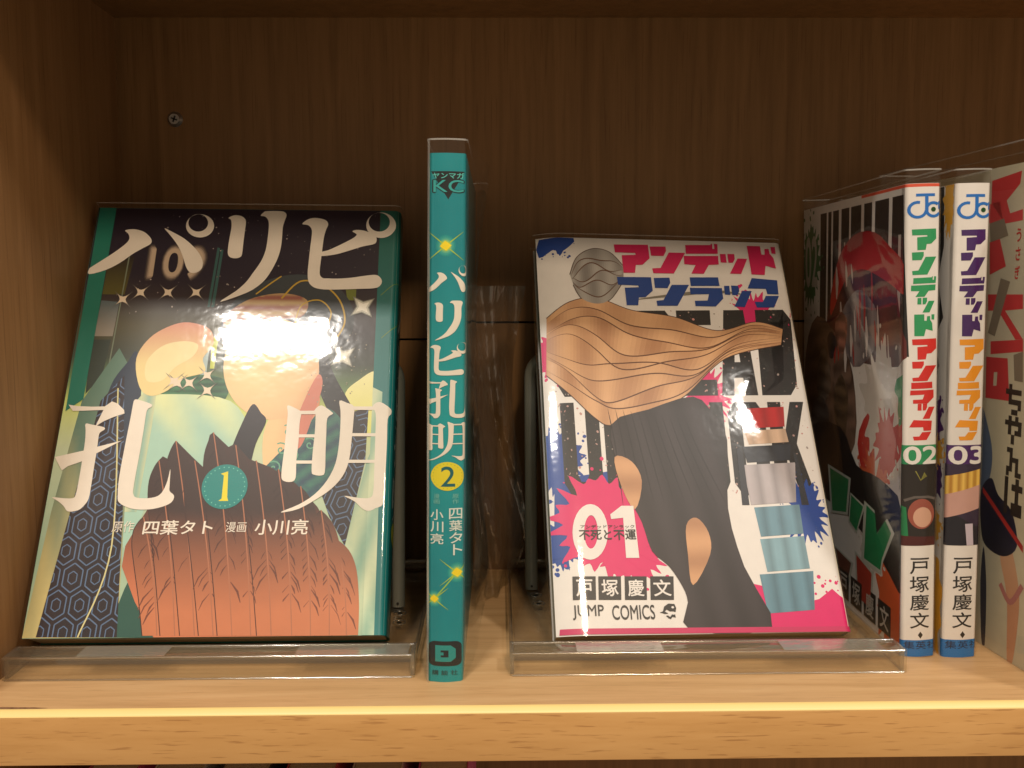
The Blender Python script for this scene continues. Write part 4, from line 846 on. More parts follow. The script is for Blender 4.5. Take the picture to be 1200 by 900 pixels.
# spine lettering of book one, seen edge on
def spine_title(B, lim, zs, col, q0, q1, ly):
    """the title glyphs of the cover run down the spine"""
    G = {'pa': ['pa1', 'pa2', 'pa3'], 'ri': ['ri1', 'ri2'], 'pi': ['pi1', 'pi2', 'pi3'], 'ko': ['ko1', 'ko2', 'ko3', 'ko4'], 'mi': ['mi1', 'mi2', 'mi3', 'mi4', 'mi5', 'mi6', 'mi7', 'mi8', 'mi9', 'mi10']}
    for k, (z1, z0) in zip(('pa', 'ri', 'pi', 'ko', 'mi'), zs):
        P_ = []
        for n in G[k]: P_ += T[n+'o'] if n+'o' in T else T[n]
        x0, x1, y0, y1 = bbox(P_)
        if k == 'ri': x0 = T['ri1'][0][0]-4; x1 += 1
        f = lambda p: (q0+(p[0]-x0)/(x1-x0)*(q1-q0), z0+(p[1]-y0)/(y1-y0)*(z1-z0))
        for i, n in enumerate(G[k]):
            if n+'o' in T: B.draw('spine_lettering', [B.spine([f(p) for p in T[n+'o']]), B.spine([f(p) for p in T[n+'i'][::-1]])], col, ly+3)
            else: B.draw('spine_lettering', B.spine([f(p) for p in (T[n] if n in SHARP else catmull(T[n], 3))]), col, ly+(i % 4)*.6)
spine_title(A, None, ((140, 124), (120, 104), (100, 86), (84, 66), (62, 44)), WHITE, 4.0, 13.5, 20)
A.draw('volume_number', A.spine(oval(9, 39, 5, 5)), RGB(226, 206, 40), 20)
A.finish(grid={'cover_picture': 3.0})

# ============================================================== book two: teal spine
B2 = Book('2', 'comic_book', 'teal comic seen spine out, number 2 in a yellow disc, between the two stands', 128, 12.3, 182,
          spine_r=1.6, paper=RGB(14, 100, 104), sleeve_top=4.6, film='film', spine_bulge=.8, seam=1.0, puff_back=7.0)
def tealg(s_, z):
    return lerp(RGB(24, 150, 152), RGB(14, 130, 138), .5+.5*math.sin(z*.05))
B2.draw('spine_print', [(B2.s0-30, .1), (B2.s3+30, .1), (B2.s3+30, 181.9), (B2.s0-30, 181.9)], tealg, 0)
px2z = lambda y: 182*(799-y)/619.0
px2q = lambda x, y: (x-(503.6-(y-180)*0.0))/(42.0-(y-180)/619*5.4)*12.3
def sp2(P): return B2.spine([(px2q(x, y), px2z(y)) for x, y in P])
# imprint emblem: black triangle with KC
B2.draw('imprint_emblem', sp2([(508.5, 200.5), (542, 200.5), (525.5, 232)]), RGB(22, 30, 34), 1)
def t2(part, body, x0, x1, y0, y1, c, ly, b=0.0): B2.text(part, body, px2q(x0, y0), px2q(x1, y0), px2z(y1), px2z(y0), c, ly, b, spine=True)
t2('imprint_emblem', 'ヤンマガ', 510, 541, 202, 208.5, RGB(90, 190, 180), 2, .02)
for dx, dy in ((-.5, 0), (.5, 0), (0, .5), (0, -.5)): t2('imprint_emblem', 'KC', 510.5+dx, 541+dx, 210+dy, 224+dy, RGB(20, 34, 38), 3+(dx+dy)*.3+.5, .03)
t2('imprint_emblem', 'KC', 511, 540.5, 210.3, 223.7, RGB(52, 160, 156), 5, .012)
# white bubble at the left edge
B2.draw('spine_print', sp2([(503.8, 190), (505.8, 196), (506.4, 205), (505.6, 214), (503.8, 220)]), RGB(190, 215, 215), 2)
def flare(x, y, r, ly=2):
    cq, cz = px2q(x, y), px2z(y)
    for k, (d, c) in enumerate(((3.6, (34, 146, 142)), (3.0, (58, 158, 146)), (2.4, (98, 176, 140)), (1.9, (150, 196, 110)))):
        B2.draw('spine_print', B2.spine(oval(cq, cz, d*r*.8, d*r*1.0, 20)), RGB(*c), ly+k*.3)
    for a in (.75, 2.4):
        P_ = [(cq+math.cos(a)*t*r, cz+math.sin(a)*t*r) for t in (-7, -3, 0, 3, 7)]
        B2.draw('spine_print', [(B2.q2s(min(max(q, -1), 13.3)), z) for q, z in ribbon(P_, .42, True)], RGB(170, 196, 60), ly+2)
    B2.draw('spine_print', B2.spine(sparkle(cq, cz, 1.7*r, .74, .1)), RGB(240, 214, 40), ly+3)
flare(523, 284, 1.0); flare(533, 665, 1.0); flare(512, 697, .82)
B2.draw('spine_print', B2.spine(ribbon([(px2q(533, 665), px2z(665)), (px2q(512, 697), px2z(697))], .4)), RGB(150, 190, 80), 4)
spine_title(B2, None, ((px2z(306), px2z(342)), (px2z(346), px2z(393)), (px2z(396), px2z(452)), (px2z(437), px2z(482)), (px2z(486), px2z(531))), RGB(226, 220, 206), .9, 11.3, 6) if False else None
def glyph_at(k, x0, x1, y0, y1):
    G = {'pa': ['pa1', 'pa2', 'pa3'], 'ri': ['ri1', 'ri2'], 'pi': ['pi1', 'pi2', 'pi3'], 'ko': ['ko1', 'ko2', 'ko3', 'ko4'], 'mi': ['mi1', 'mi2', 'mi3', 'mi4', 'mi5', 'mi6', 'mi7', 'mi8', 'mi9', 'mi10']}[k]
    P_ = []
    for n in G: P_ += T[n+'o'] if n+'o' in T else T[n]
    a0, a1, b0, b1 = bbox(P_)
    sk = {'ri': .0}.get(k, 0)
    def f(p):
        return (px2q(x0+(p[0]-a0)/(a1-a0)*(x1-x0), (y0+y1)/2), px2z(y1+(p[1]-b0)/(b1-b0)*(y0-y1)))
    c = RGB(228, 220, 204)
    for i, n in enumerate(G):
        if n+'o' in T: B2.draw('title_character#'+n[:2], [B2.spine([f(p) for p in T[n+'o']]), B2.spine([f(p) for p in T[n+'i'][::-1]])], c, 9)
        else: B2.draw('title_character#'+n[:2], B2.spine([f(p) for p in (T[n] if n in SHARP else catmull(T[n], 3))]), c, 6+(i % 4)*.6)
glyph_at('pa', 504.5, 545, 306, 337); glyph_at('ri', 512, 539, 346, 392); glyph_at('pi', 508, 545, 394, 432)
glyph_at('ko', 505, 544, 437, 482); glyph_at('mi', 505, 544, 486, 532)
cq, cz = px2q(524.3, 550), px2z(550)
B2.draw('volume_number', B2.spine(oval(cq, cz, 4.95, 5.0, 36)), RGB(222, 206, 44), 6)
for k in range(24):
    a = 6.283*k/24; B2.draw('volume_number', B2.spine(oval(cq+4.3*math.cos(a), cz+4.3*math.sin(a), .13, .13, 5)), RGB(120, 170, 70), 7)
t2('volume_number', '2', 518.5, 531.5, 538.5, 562, RGB(20, 96, 100), 7, .012)
LW = RGB(214, 222, 212)
for i, ch in enumerate('漫画'): t2('author_names', ch, 511.5, 517, 571+i*6.2, 576.4+i*6.2, RGB(120, 190, 180), 5)
for i, ch in enumerate('原作'): t2('author_names', ch, 529, 534.8, 571+i*6.2, 576.4+i*6.2, RGB(120, 190, 180), 5)
for i, ch in enumerate('小川亮'): t2('author_names', ch, 508.6, 520.5, 589.5+i*14.4, 602+i*14.4, LW, 5, .014)
for i, ch in enumerate('四葉タト'): t2('author_names', ch, 526 if i < 3 else 529.5, 538, 588+i*14.4, 600.8+i*14.4, LW, 5, .014)
def rrect(x0, x1, y0, y1, r):
    P_ = []
    for cx, cy, a0 in ((x1-r, y1-r, 0), (x0+r, y1-r, 90), (x0+r, y0+r, 180), (x1-r, y0+r, 270)):
        for k in range(6):
            a = rad(a0+18*k); P_.append((cx+r*math.cos(a), cy+r*math.sin(a)))
    return P_
DK = RGB(28, 34, 36)
B2.draw('publisher_emblem', sp2(rrect(506.8, 537, 748.5, 778.8, 6)), DK, 5)
B2.draw('publisher_emblem', sp2([(513, 753.5), (527, 753.5), (531.5, 758), (531.5, 769), (527, 773.5), (513, 773.5)]), RGB(40, 140, 136), 6)
B2.draw('publisher_emblem', sp2([(518, 759.5), (525, 759.5), (525, 768), (518, 768), (518, 765.6), (520.6, 765.6), (520.6, 762), (518, 762)]), DK, 7)
for i, ch in enumerate('講談社'): t2('publisher_emblem', ch, 510+i*8.6, 516+i*8.6, 784, 790, RGB(24, 70, 72), 5, .01)
B2.finish(grid={'spine_print': 8.0})

# ============================================================== block title glyphs shared by the white comics
BG = {}
for key in ('a_0', 'n_0', 'n_1', 'de_0', 'de_1', 't_0', 't_1', 't_2', 'do_0', 'do_1', 'ra_0', 'ra_1', 'ku_0', 'ku_1'):
    BG[key] = T['b_'+key]
WORD1 = [('a', ['a_0']), ('n', ['n_0', 'n_1']), ('de', ['de_0', 'de_1']), ('t', ['t_0', 't_1', 't_2']), ('do', ['do_0', 'do_1'])]
WORD2 = [('a', ['a_0']), ('n', ['n_0', 'n_1']), ('ra', ['ra_0', 'ra_1']), ('t', ['t_0', 't_1', 't_2']), ('ku', ['ku_0', 'ku_1'])]

# ============================================================== book three: white cover with pink and blue title
B = Book('B', 'comic_book', 'white comic with pink and blue title, volume 01, leaning on the right stand', 113, 12, 176,
         spine_r=2.4, paper=(0.76, 0.73, 0.69), sleeve_top=2.0, curl=2.1)
PINK = RGB(214, 30, 104); BLUE = RGB(24, 66, 146); BLACK = (0.016, 0.015, 0.015)
B.draw('cover_picture', [(0.1, .1), (B.s3+10, .1), (B.s3+10, 175.9), (0.1, 175.9)], (0.76, 0.725, 0.69), 0)
for row, word in (('b_row1', 'UNDEAD'), ('b_row2', 'UNLUCK')):
    TLc, TRc, BRc, BLc = T[row]
    def q(u, v, TLc=TLc, TRc=TRc, BRc=BRc, BLc=BLc):
        a = lerp(BLc, BRc, u); b = lerp(TLc, TRc, u); return lerp(a, b, v)
    LT = {
        'U': [[(0, 1), (.36, 1), (.36, .22), (.43, .15), (.57, .15), (.64, .22), (.64, 1), (1, 1), (1, .14), (.82, 0), (.18, 0), (0, .14)]],
        'N': [[(0, 0), (0, 1), (.34, 1), (.66, .42), (.66, 1), (1, 1), (1, 0), (.68, 0), (.34, .58), (.34, 0)]],
        'D': [[(0, 0), (0, 1), (.8, 1), (1, .88), (1, .12), (.8, 0)], [(.38, .16), (.58, .16), (.64, .2), (.64, .8), (.58, .85), (.38, .85)]],
        'E': [[(0, 0), (0, 1), (.95, 1), (.95, .82), (.4, .82), (.4, .6), (.85, .6), (.85, .43), (.4, .43), (.4, .18), (1, .18), (1, 0)]],
        'A': [[(0, 0), (.22, 1), (.78, 1), (1, 0), (.66, 0), (.62, .2), (.38, .2), (.34, 0)], [(.42, .38), (.58, .38), (.5, .78)]],
        'L': [[(0, 0), (0, 1), (.4, 1), (.4, .18), (.98, .18), (.98, 0)]],
        'C': [[(.2, 0), (0, .13), (0, .87), (.2, 1), (.8, 1), (1, .87), (1, .62), (.64, .62), (.64, .8), (.56, .86), (.44, .86), (.36, .8), (.36, .2), (.44, .14), (.56, .14), (.64, .2), (.64, .4), (1, .4), (1, .13), (.8, 0)]],
        'K': [[(0, 0), (0, 1), (.36, 1), (.36, .6), (.62, 1), (1, 1), (.68, .54), (1.02, 0), (.62, 0), (.36, .46), (.36, 0)]]}
    for i, ch in enumerate(word):
        rings = []
        for ring in LT[ch]:
            P_ = []
            for j in range(len(ring)):
                a, b = ring[j], ring[(j+1) % len(ring)]; P_.append(a)
            rings.append([q((i+.04+.9*u)/6, v) for u, v in P_])
        if len(rings) > 1: rings[1] = rings[1][::-1]
        B.draw('giant_letter#%s%d' % (row, i), rings if len(rings) > 1 else rings[0], BLACK, 2)
rnd = random.Random(11)
for row in ('b_row1', 'b_row2'):
    TLc, TRc, BRc, BLc = T[row]
    for k in range(520):                                        # worn specks in the black letters
        u, v = rnd.random(), rnd.random()
        a = lerp(BLc, BRc, u); b = lerp(TLc, TRc, u); x, z = lerp(a, b, v)
        s_ = .08+rnd.random()**4*.6; an = rnd.random()*3
        B.draw('giant_letter#%s%d' % (row, int(u*5.999)), oval(x, z, s_, s_*(.3+rnd.random()), 5, an), RGB(150+rnd.random()*60, 145, 138), 3)
B.draw('cover_picture', catmull(T['b_blue'], 2), BLUE, 1)
for k in range(30):
    B.draw('cover_picture', oval(2+rnd.random()*15, 165+rnd.random()*8, .15+rnd.random()*.5, None, 6), BLUE, 1)
sp_ = T['b_sp']
def spl(c, rx, rz, col, seed, ly, part='cover_picture', n=22, ro=.28):
    for P_ in splat(c[0], c[1], rx, rz, seed, n, ro): B.draw(part, P_, col, ly)
spl((sp_[0][0]-3, sp_[0][1]+3), 15, 10, PINK, 1, 1)
spl((sp_[1][0], sp_[1][1]), 8.5, 13, PINK, 2, 1, ro=.4)
spl((sp_[2][0], sp_[2][1]+1), 8, 11, PINK, 3, 1.4, ro=.4)
spl((sp_[3][0]-2, sp_[3][1]-5), 20, 19, PINK, 4, 4)
spl((sp_[5][0]+2, sp_[5][1]-2), 12, 12, PINK, 6, 1)
spl(sp_[6], 8, 12, BLUE, 7, 3.2, ro=.5)
spl(sp_[7], 9, 13, BLUE, 8, 1.2)
spl((sp_[8][0]-2, sp_[8][1]-4), 7, 9, BLUE, 9, .8)
B.draw('cover_picture', [(sp_[9][0]-14, sp_[9][1]-10), (sp_[9][0]+11, sp_[9][1]-12), (sp_[9][0]+11, sp_[9][1]+12), (sp_[9][0]-13, sp_[9][1]+8)], BLUE, 1.1)
for k in range(46):
    a = rnd.random(); B.draw('cover_picture', oval(40+rnd.random()*10+a*3, 38+rnd.random()*14-a*8, .1+rnd.random()*.5, None, 6), BLUE if rnd.random() < .7 else PINK, 3)
B.draw('cover_picture', T['b_bot'], PINK, 2)
for k in range(24): B.draw('cover_picture', oval(85+rnd.random()*26, 14+rnd.random()*8, .15+rnd.random()*.7, None, 7), PINK, 2)
for k in range(9): B.draw('cover_picture', oval(101+rnd.random()*11, 150+rnd.random()*-22, .15+rnd.random()*.3, .6, 6), PINK, 2)
B.draw('cover_picture', T['b_strip'], RGB(196, 44, 96), 12)
# plain shapes in place of the figures: sand coloured stone slabs over a charcoal sheet, and three small blocks of colour
TAN = RGB(200, 152, 108)
def dunes(top, bot, n, light, dark, ly, wig, seed):
    """bands of a rolling dune pattern between two curves"""
    rr = random.Random(seed); tp = catmull(T[top], 8, False); bt = catmull(T[bot], 8, False)
    m = min(len(tp), len(bt)); ph = [rr.random()*6 for _ in range(n+1)]
    def row(k):
        v = k/n; out = []
        for i in range(m):
            u = i/(m-1); w_ = v+(wig/n*math.sin(u*9+ph[k])*math.sin(math.pi*v) if 0 < k < n else 0)
            out.append(lerp(tp[i], bt[i], w_))
        return out
    R_ = [row(k) for k in range(n+1)]
    B.draw('cover_picture', ribbon(R_[0], .7), RGB(70, 44, 32), ly); B.draw('cover_picture', ribbon(R_[-1], .7), RGB(70, 44, 32), ly)
    for k in range(n):
        zc = sum(p[1] for p in R_[k])/m; hb = abs(R_[k][m//2][1]-R_[k+1][m//2][1])+1
        for i in range(m-1):
            q_ = [R_[k][i], R_[k][i+1], R_[k+1][i+1], R_[k+1][i]]
            s_ = .5+.5*math.sin(i*.55+ph[k]*2)
            B.draw('cover_picture', q_, lerp(light, dark, .18+.62*s_*(.55+.45*((k*7) % 5)/4)), ly+1)
        if k: B.draw('cover_picture', ribbon(R_[k], .55, True), RGB(92, 58, 38), ly+2.5)
dunes('b_top', 'b_bot2', 9, RGB(222, 174, 128), RGB(158, 108, 74), 5, .8, 3)
dunes('b_top2', 'b_bot3', 6, RGB(176, 172, 166), RGB(104, 98, 94), 5, .6, 9)
B.draw('cover_picture', ribbon(catmull(T['b_blade'][:4], 5, False), 1.6, True), RGB(128, 122, 108), 11)
CH = RGB(40, 34, 36)
B.draw('cover_picture', catmull(T['b_coal'], 3), lambda x, z: lerp(CH, RGB(54, 47, 50), .5+.5*math.sin(x*.5+z*.09)), 9.5)
for k in range(11):
    x = 26+k*3.2
    B.draw('cover_picture', ribbon(catmull([(x, 92-k*.4), (x+2+k*.2, 74), (x+3+k*1.0, 50)], 5, False), .5, True), RGB(26, 22, 24), 10.2)
for n in ('b_ov1', 'b_ov2'):
    B.draw('cover_picture', catmull([(x*1.0, z) for x, z in T[n]], 4), lambda x, z: lerp(RGB(176, 128, 92), RGB(208, 158, 116), .5+.5*math.sin(z*.4)), 11)
pc = lambda n, c, ly, sm=True: B.draw('cover_picture', catmull(T[n], 4) if sm else T[n], c, ly)
bj = T['b_jack']; jx = sum(p[0] for p in bj)/len(bj); jz = sum(p[1] for p in bj)/len(bj)
for k, (za, zb, col) in enumerate(((33, 24, (196, 40, 42)), (23, 17, (222, 188, 160)), (16, 9, (46, 50, 60)), (8, -9, (186, 178, 182)), (-10, -22, (112, 152, 170)), (-23, -36, (136, 174, 188)), (-37, -52, (104, 144, 162)))):
    sk = 1.5*math.sin(k*1.7)
    B.draw('cover_picture', [(jx-9+sk, jz+zb), (jx+9+sk*.4, jz+zb+1.2), (jx+10-sk*.6, jz+za+1.2), (jx-10+sk, jz+za)], lambda x, z, c=col: lerp(RGB(*c), RGB(*[v*.8 for v in c]), .5+.5*math.sin(x*.9)), 6)
B.draw('cover_picture', [(jx-14, jz-9), (jx-11, jz-9), (jx-10.6, jz+16), (jx-13, jz+15)], RGB(44, 46, 54), 6.5)
B.draw('cover_picture', [(jx+10.5, jz-9), (jx+13.6, jz-9), (jx+12, jz+12), (jx+10.8, jz+14)], RGB(44, 46, 54), 6.5)
# title
for k in ('a_0', 'n_0', 'n_1', 'de_0', 'de_1', 't_0', 't_1', 't_2', 'do_0', 'do_1'): B.draw('title_character#'+k.split('_')[0], T['b_'+k], RGB(206, 26, 88), 12)
for k in ('a2_0', 'n2_0', 'n2_1', 'ra_0', 'ra_1', 't2_0', 't2_1', 't2_2', 'ku_0', 'ku_1'): B.draw('title_character#'+k.split('_')[0], T['b_'+k], RGB(20, 62, 136), 12)
# volume number and subtitle
WH = (0.76, 0.725, 0.69)
B.draw('volume_digit#0', [T['b_0o'], T['b_0i'][::-1]], WH, 13); B.draw('volume_digit#1', T['b_1'], WH, 13)
(x0, z0), (x1, z1) = T['b_sub']; B.text('subtitle', '不死と不運', x0, x1, z0, z1, BLACK, 15, .035)
(x0, z0), (x1, z1) = T['b_ruby']; B.text('subtitle', 'アンデッドアンラック', x0, x1, z0, z1, BLACK, 15, .02)
for i, ch in enumerate('戸塚慶文'):
    P_ = T['b_box%d' % i]; B.draw('author_character#%d' % i, P_, (0.02, 0.018, 0.018), 13)
    x0, x1, z0, z1 = bbox(P_); w, h = x1-x0, z1-z0
    B.text('author_character#%d' % i, ch, x0+w*.16, x1-w*.16, z0+h*.16, z1-h*.15, WH, 14, .02)
for n, t in (('b_jump', 'JUMP'), ('b_comics', 'COMICS')):
    (x0, z0), (x1, z1) = T[n]; B.text('imprint_name', t, x0, x1, z0, z1, BLACK, 13, .012)
(x0, z0), (x1, z1) = T['b_emb']; w, h = x1-x0, z1-z0
E_ = lambda P_: [(x0+u*w, z0+v*h) for u, v in P_]
B.draw('imprint_emblem', E_([(0, .42), (.2, .5), (.3, .8), (.55, .98), (.9, .95), (.98, .7), (.92, .45), (.8, .5), (.6, .5), (.42, .62), (.3, .48), (.5, .36), (.3, .34), (.14, .4)]), BLACK, 13)
B.draw('imprint_emblem', E_([(.35, .22), (.5, .06), (.62, .02), (.72, .16), (.9, .1), (.88, .3), (.8, .28), (.7, .3), (.58, .14), (.46, .24)]), BLACK, 13)
B.draw('imprint_emblem', E_(oval(.78, .74, .08, .07, 10)), WH, 14)
B.finish(grid={'cover_picture': 2.2})

# ============================================================== volumes 02 and 03, spine out
def spine_book(key, label, num, c1, c2, numcol, ref, paper):
    K = Book(key, 'comic_book', label, 113, 12.4, 173.6, spine_r=1.5, paper=(0.76, 0.72, 0.68), sleeve_top=5.0, spine_bulge=.7, puff=5.0 if key == '02' else 1.0)
    top, bot, xt, xb, wt, wb = ref
    zz = lambda y: 173.6*(bot-y)/(bot-top)
    def qq(x, y):
        t = (y-top)/(bot-top); xl = xt+(xb-xt)*t; w = wt+(wb-wt)*t
        return (x-xl)/w*12.4
    K.zz, K.qq = zz, qq
    dx = xt-1062
    S = lambda P_: K.spine([(qq(x+dx*(1-(y-215)/554)+(xb-1056.5)*((y-215)/554), y), zz(y)) for x, y in P_])
    K.S = S
    K.draw('spine_print', [(K.s0-2, .1), (K.s3+20, .1), (K.s3+20, 173.5), (K.s0-2, 173.5)], paper, 0)
    # round imprint emblem: two joined hooks under a bar, a dot in the right one
    CB = RGB(30, 108, 190)
    def arc(cx, cy, r, a0, a1, w):
        P_ = [(cx+r*math.cos(rad(a)), cy-r*math.sin(rad(a))) for a in [a0+(a1-a0)*k/16 for k in range(17)]]
        return ribbon(P_, w)
    K.draw('imprint_emblem', S([(1074, 226.5), (1093.5, 226.5), (1093.5, 229.7), (1074, 229.7)]), CB, 3)
    K.draw('imprint_emblem', S([(1082.8, 229), (1086.4, 229), (1086.4, 247), (1082.8, 247)]), CB, 4)
    K.draw('imprint_emblem', S(arc(1075.6, 244.5, 8.4, 75, 350, 3.2)), CB, 3.5)
    K.draw('imprint_emblem', S(arc(1091.8, 244.5, 7.6, 50, 330, 3.2)), CB, 4.5)
    K.draw('imprint_emblem', S([(1097.2, 235.5), (1099.8, 235.5), (1099.8, 244), (1097.2, 244)]), CB, 5)
    K.draw('imprint_emblem', S(oval(1091.8, 244.3, 2.7, 2.7, 14)), RGB(24, 74, 34), 5)
    rows1 = ((266, 290), (292, 318), (320, 343), (344, 361), (363, 388))
    rows2 = ((391, 415), (417, 440), (441, 466), (466, 484), (485, 509))
    XR_ = {'a': (1070, 1095), 'n': (1070, 1095), 'de': (1069, 1095), 't': (1075, 1093), 'do': (1072, 1093), 'ra': (1068, 1092), 'ku': (1067, 1090)}
    for word, rows, col in ((WORD1, rows1, c1), (WORD2, rows2, c2)):
        for (g_, keys), (ya, yb2) in zip(word, rows):
            P_ = [p for k in keys for p in BG[k]]; a0, a1, b0, b1 = bbox(P_); xa, xb3 = XR_[g_]
            for k in keys:
                K.draw('title_character#%s%d' % (g_, ya), S([(xa+(p[0]-a0)/(a1-a0)*(xb3-xa), yb2+(p[1]-b0)/(b1-b0)*(ya-yb2)) for p in BG[k]]), col, 3)
    K.draw('volume_number', S([(1058.5, 514.5), (1099.5, 514.5), (1099, 537), (1058.5, 537)]), numcol, 2)
    def tx(part, body, x0, x1, y0, y1, c, ly, b=0.0):
        for V, F, dl in bold_glyphs(body, b):
            pts = [(x0+(x1-x0)*a, y1+(y0-y1)*bb) for a, bb in V]
            K.parts.setdefault(part, []).append(('t', (S(pts), F), c, ly+dl))
    tx('volume_number', num, 1062, 1096, 516.5, 536.5, WH, 5, .05)
    for i, ch in enumerate('戸塚慶文'): tx('author_name', ch, 1067.5, 1086.5, 649+i*22, 668+i*22, (0.02, .018, .018), 3, .012)
    K.draw('publisher_band', S([(1077.3, 738), (1079.8, 742.3), (1077.3, 746.6), (1074.8, 742.3)]), BLACK, 3)
    K.draw('publisher_band', [(K.s0-.5, .1), (K.s3+1, .1), (K.s3+1, zz(748.5)), (K.s0-.5, zz(748.5))], RGB(32, 110, 178), 2)
    for i, ch in enumerate('集英社'): tx('publisher_band', ch, 1061+i*11.6, 1071.5+i*11.6, 750, 759.5, RGB(16, 40, 70), 3, .01)
    return K, tx
K2, tx2 = spine_book('02', 'white comic seen spine out with green and red title, number 02 in a green box', '02', RGB(42, 148, 92), RGB(206, 40, 36), RGB(36, 140, 88), (215, 769, 1062, 1056.5, 40.5, 38), (0.76, 0.72, 0.68))
S = K2.S
K2.draw('spine_picture', S([(1058, 537), (1099, 537), (1098, 634), (1058, 634)]), RGB(34, 28, 26), 2)
K2.draw('spine_picture', S([(1058, 586), (1064, 588), (1066, 624), (1058, 622)]), RGB(24, 120, 70), 2.5)
K2.draw('spine_picture', S(oval(1079, 596, 13.5, 18, 24)), RGB(150, 78, 64), 3)
K2.draw('spine_picture', S(oval(1080, 600, 9.5, 12, 24)), RGB(206, 160, 136), 3.5)
K2.draw('spine_picture', S(ribbon([(1062, 580), (1072, 576), (1086, 576), (1097, 580)], 3)), RGB(96, 88, 84), 4)
K2.draw('spine_picture', S(ribbon([(1073, 545), (1078, 556), (1082, 547), (1084, 552)], 1.1)), RGB(140, 136, 60), 4)
K2.draw('spine_picture', S([(1058, 622), (1098, 624), (1098, 634), (1058, 634)]), RGB(74, 22, 22), 4)
K2.draw('spine_print', [(K2.s0-40, 172.4), (K2.s3, 172.4), (K2.s3, 173.5), (K2.s0-40, 173.5)], RGB(214, 84, 60), 1)
# its front cover, seen edge on
cp = lambda n, c, ly=1, sm=True: K2.draw('cover_picture', [(min(x, K2.s0+.3), z) for x, z in (catmull(T[n], 3) if sm else T[n])], c, ly)
K2.draw('cover_picture', [(.1, .1), (K2.s0+.4, .1), (K2.s0+.4, 173.5), (.1, 173.5)], (0.74, 0.71, 0.68), 0)
for k, (xa_, wd) in enumerate(((22, 8), (32, 4), (38, 7), (48, 9), (59, 11), (73, 8), (84, 13), (100, 14))):   # tops of giant black letters
    K2.draw('cover_picture', [(xa_, 112), (xa_+wd, 112), (min(xa_+wd+1.5, 111), 170), (xa_+1.5, 170)], BLACK, 1)
    if wd > 8: K2.draw('cover_picture', [(xa_+wd*.42, 112), (xa_+wd*.62, 112), (xa_+wd*.66, 156), (xa_+wd*.5, 156)], (0.50, .47, .44), 1.4)
for P_ in splat(10, 148, 12, 17, 21): K2.draw('cover_picture', P_, RGB(34, 112, 70), 1.5)
K2.text('cover_picture', '02', 3, 19, 138, 160, RGB(190, 184, 176), 3, .05)
cp('c_grey', RGB(70, 30, 32), 3.4); K2.draw('cover_picture', catmull([(36, 112), (40, 140), (56, 156), (78, 158), (98, 148), (108, 130), (108, 108)], 4), lambda x, z: lerp(RGB(56, 26, 28), RGB(104, 40, 40), .5+.5*math.sin(x*.8)), 2.6)
cp('c_dome', lambda x, z: lerp(RGB(200, 40, 32), RGB(140, 24, 24), (z-130)/30), 3)
cp('c_grey', lambda x, z: lerp(RGB(80, 74, 80), RGB(150, 140, 140), .5+.5*math.sin(x*.7)), 4)
cp('c_brown', lambda x, z: lerp(RGB(70, 52, 42), RGB(128, 100, 84), .5+.5*math.sin(x*.9+z*.6)), 3)
rnd = random.Random(8)
for k in range(22):
    x = 40+rnd.random()*60; z = 112+rnd.random()*36; l = 8+rnd.random()*12
    K2.draw('cover_picture', ribbon([(x, z), (x+1, z-l*.5), (x+2*rnd.random(), z-l)], 1.4+rnd.random()*2.4, True), RGB(206, 196, 190) if k % 2 else RGB(170, 36, 32), 5+(k % 2)*.5)
for (x, z, rx, rz, c) in ((50, 118, 7, 9, (176, 116, 96)), (28, 98, 9, 12, (118, 104, 92)), (24, 74, 12, 14, (94, 84, 80)), (50, 84, 8, 16, (112, 88, 64)), (38, 112, 5, 6, (60, 52, 56))):
    K2.draw('cover_picture', catmull([(x+rx*math.cos(t)*(1+.2*math.sin(3*t+x)), z+rz*math.sin(t)) for t in [6.283*j/10 for j in range(10)]], 3), lambda a, b, c=c: lerp(RGB(*c), RGB(*[v*.55 for v in c]), .5+.5*math.sin(a*1.1+b*.9)), 6)
cp('c_dark', RGB(30, 27, 28), 4); cp('c_red', RGB(178, 40, 32), 2); cp('c_grn2', RGB(38, 140, 88), 3)
for c, rx, rz, col, sd in (((92, 92), 16, 22, (204, 198, 190), 31), ((98, 78), 10, 12, (180, 40, 34), 32), ((88, 62), 14, 10, (196, 86, 46), 33), ((104, 18), 12, 26, (206, 94, 50), 34), ((84, 40), 12, 16, (200, 194, 186), 35), ((106, 60), 6, 10, (200, 194, 186), 36)):
    for P_ in splat(c[0], c[1], rx, rz, sd, 16, .4): K2.draw('cover_picture', [(min(max(x, .2), K2.s0), z) for x, z in P_], RGB(*col), 4.5+sd*.01)
cp('c_dark', RGB(30, 27, 28), 6)
for n, c in (('c_do', (34, 132, 82)), ('c_t', (34, 132, 82)), ('c_t2', (34, 132, 82)), ('c_rd', (176, 58, 44)), ('c_b', (104, 60, 50))):
    P_ = T[n]; cx = sum(p[0] for p in P_)/len(P_); cz = sum(p[1] for p in P_)/len(P_)
    K2.draw('cover_picture', [((x-cx)*1.22+cx, (z-cz)*1.14+cz) for x, z in P_], RGB(186, 190, 180), 7)
    K2.draw('cover_picture', P_, RGB(*c), 7.6)
for i, ch in enumerate('戸塚慶文'):
    x = 48+i*14.5
    K2.draw('cover_picture', [(x, 3.5), (x+12.2, 3.5), (x+12.2, 15.5), (x, 15.5)], (0.02, .018, .018), 8)
    K2.text('cover_picture', ch, x+2, x+10.2, 5, 14, RGB(190, 184, 174), 9, .02)
K2.finish(grid={'cover_picture': 6.0})

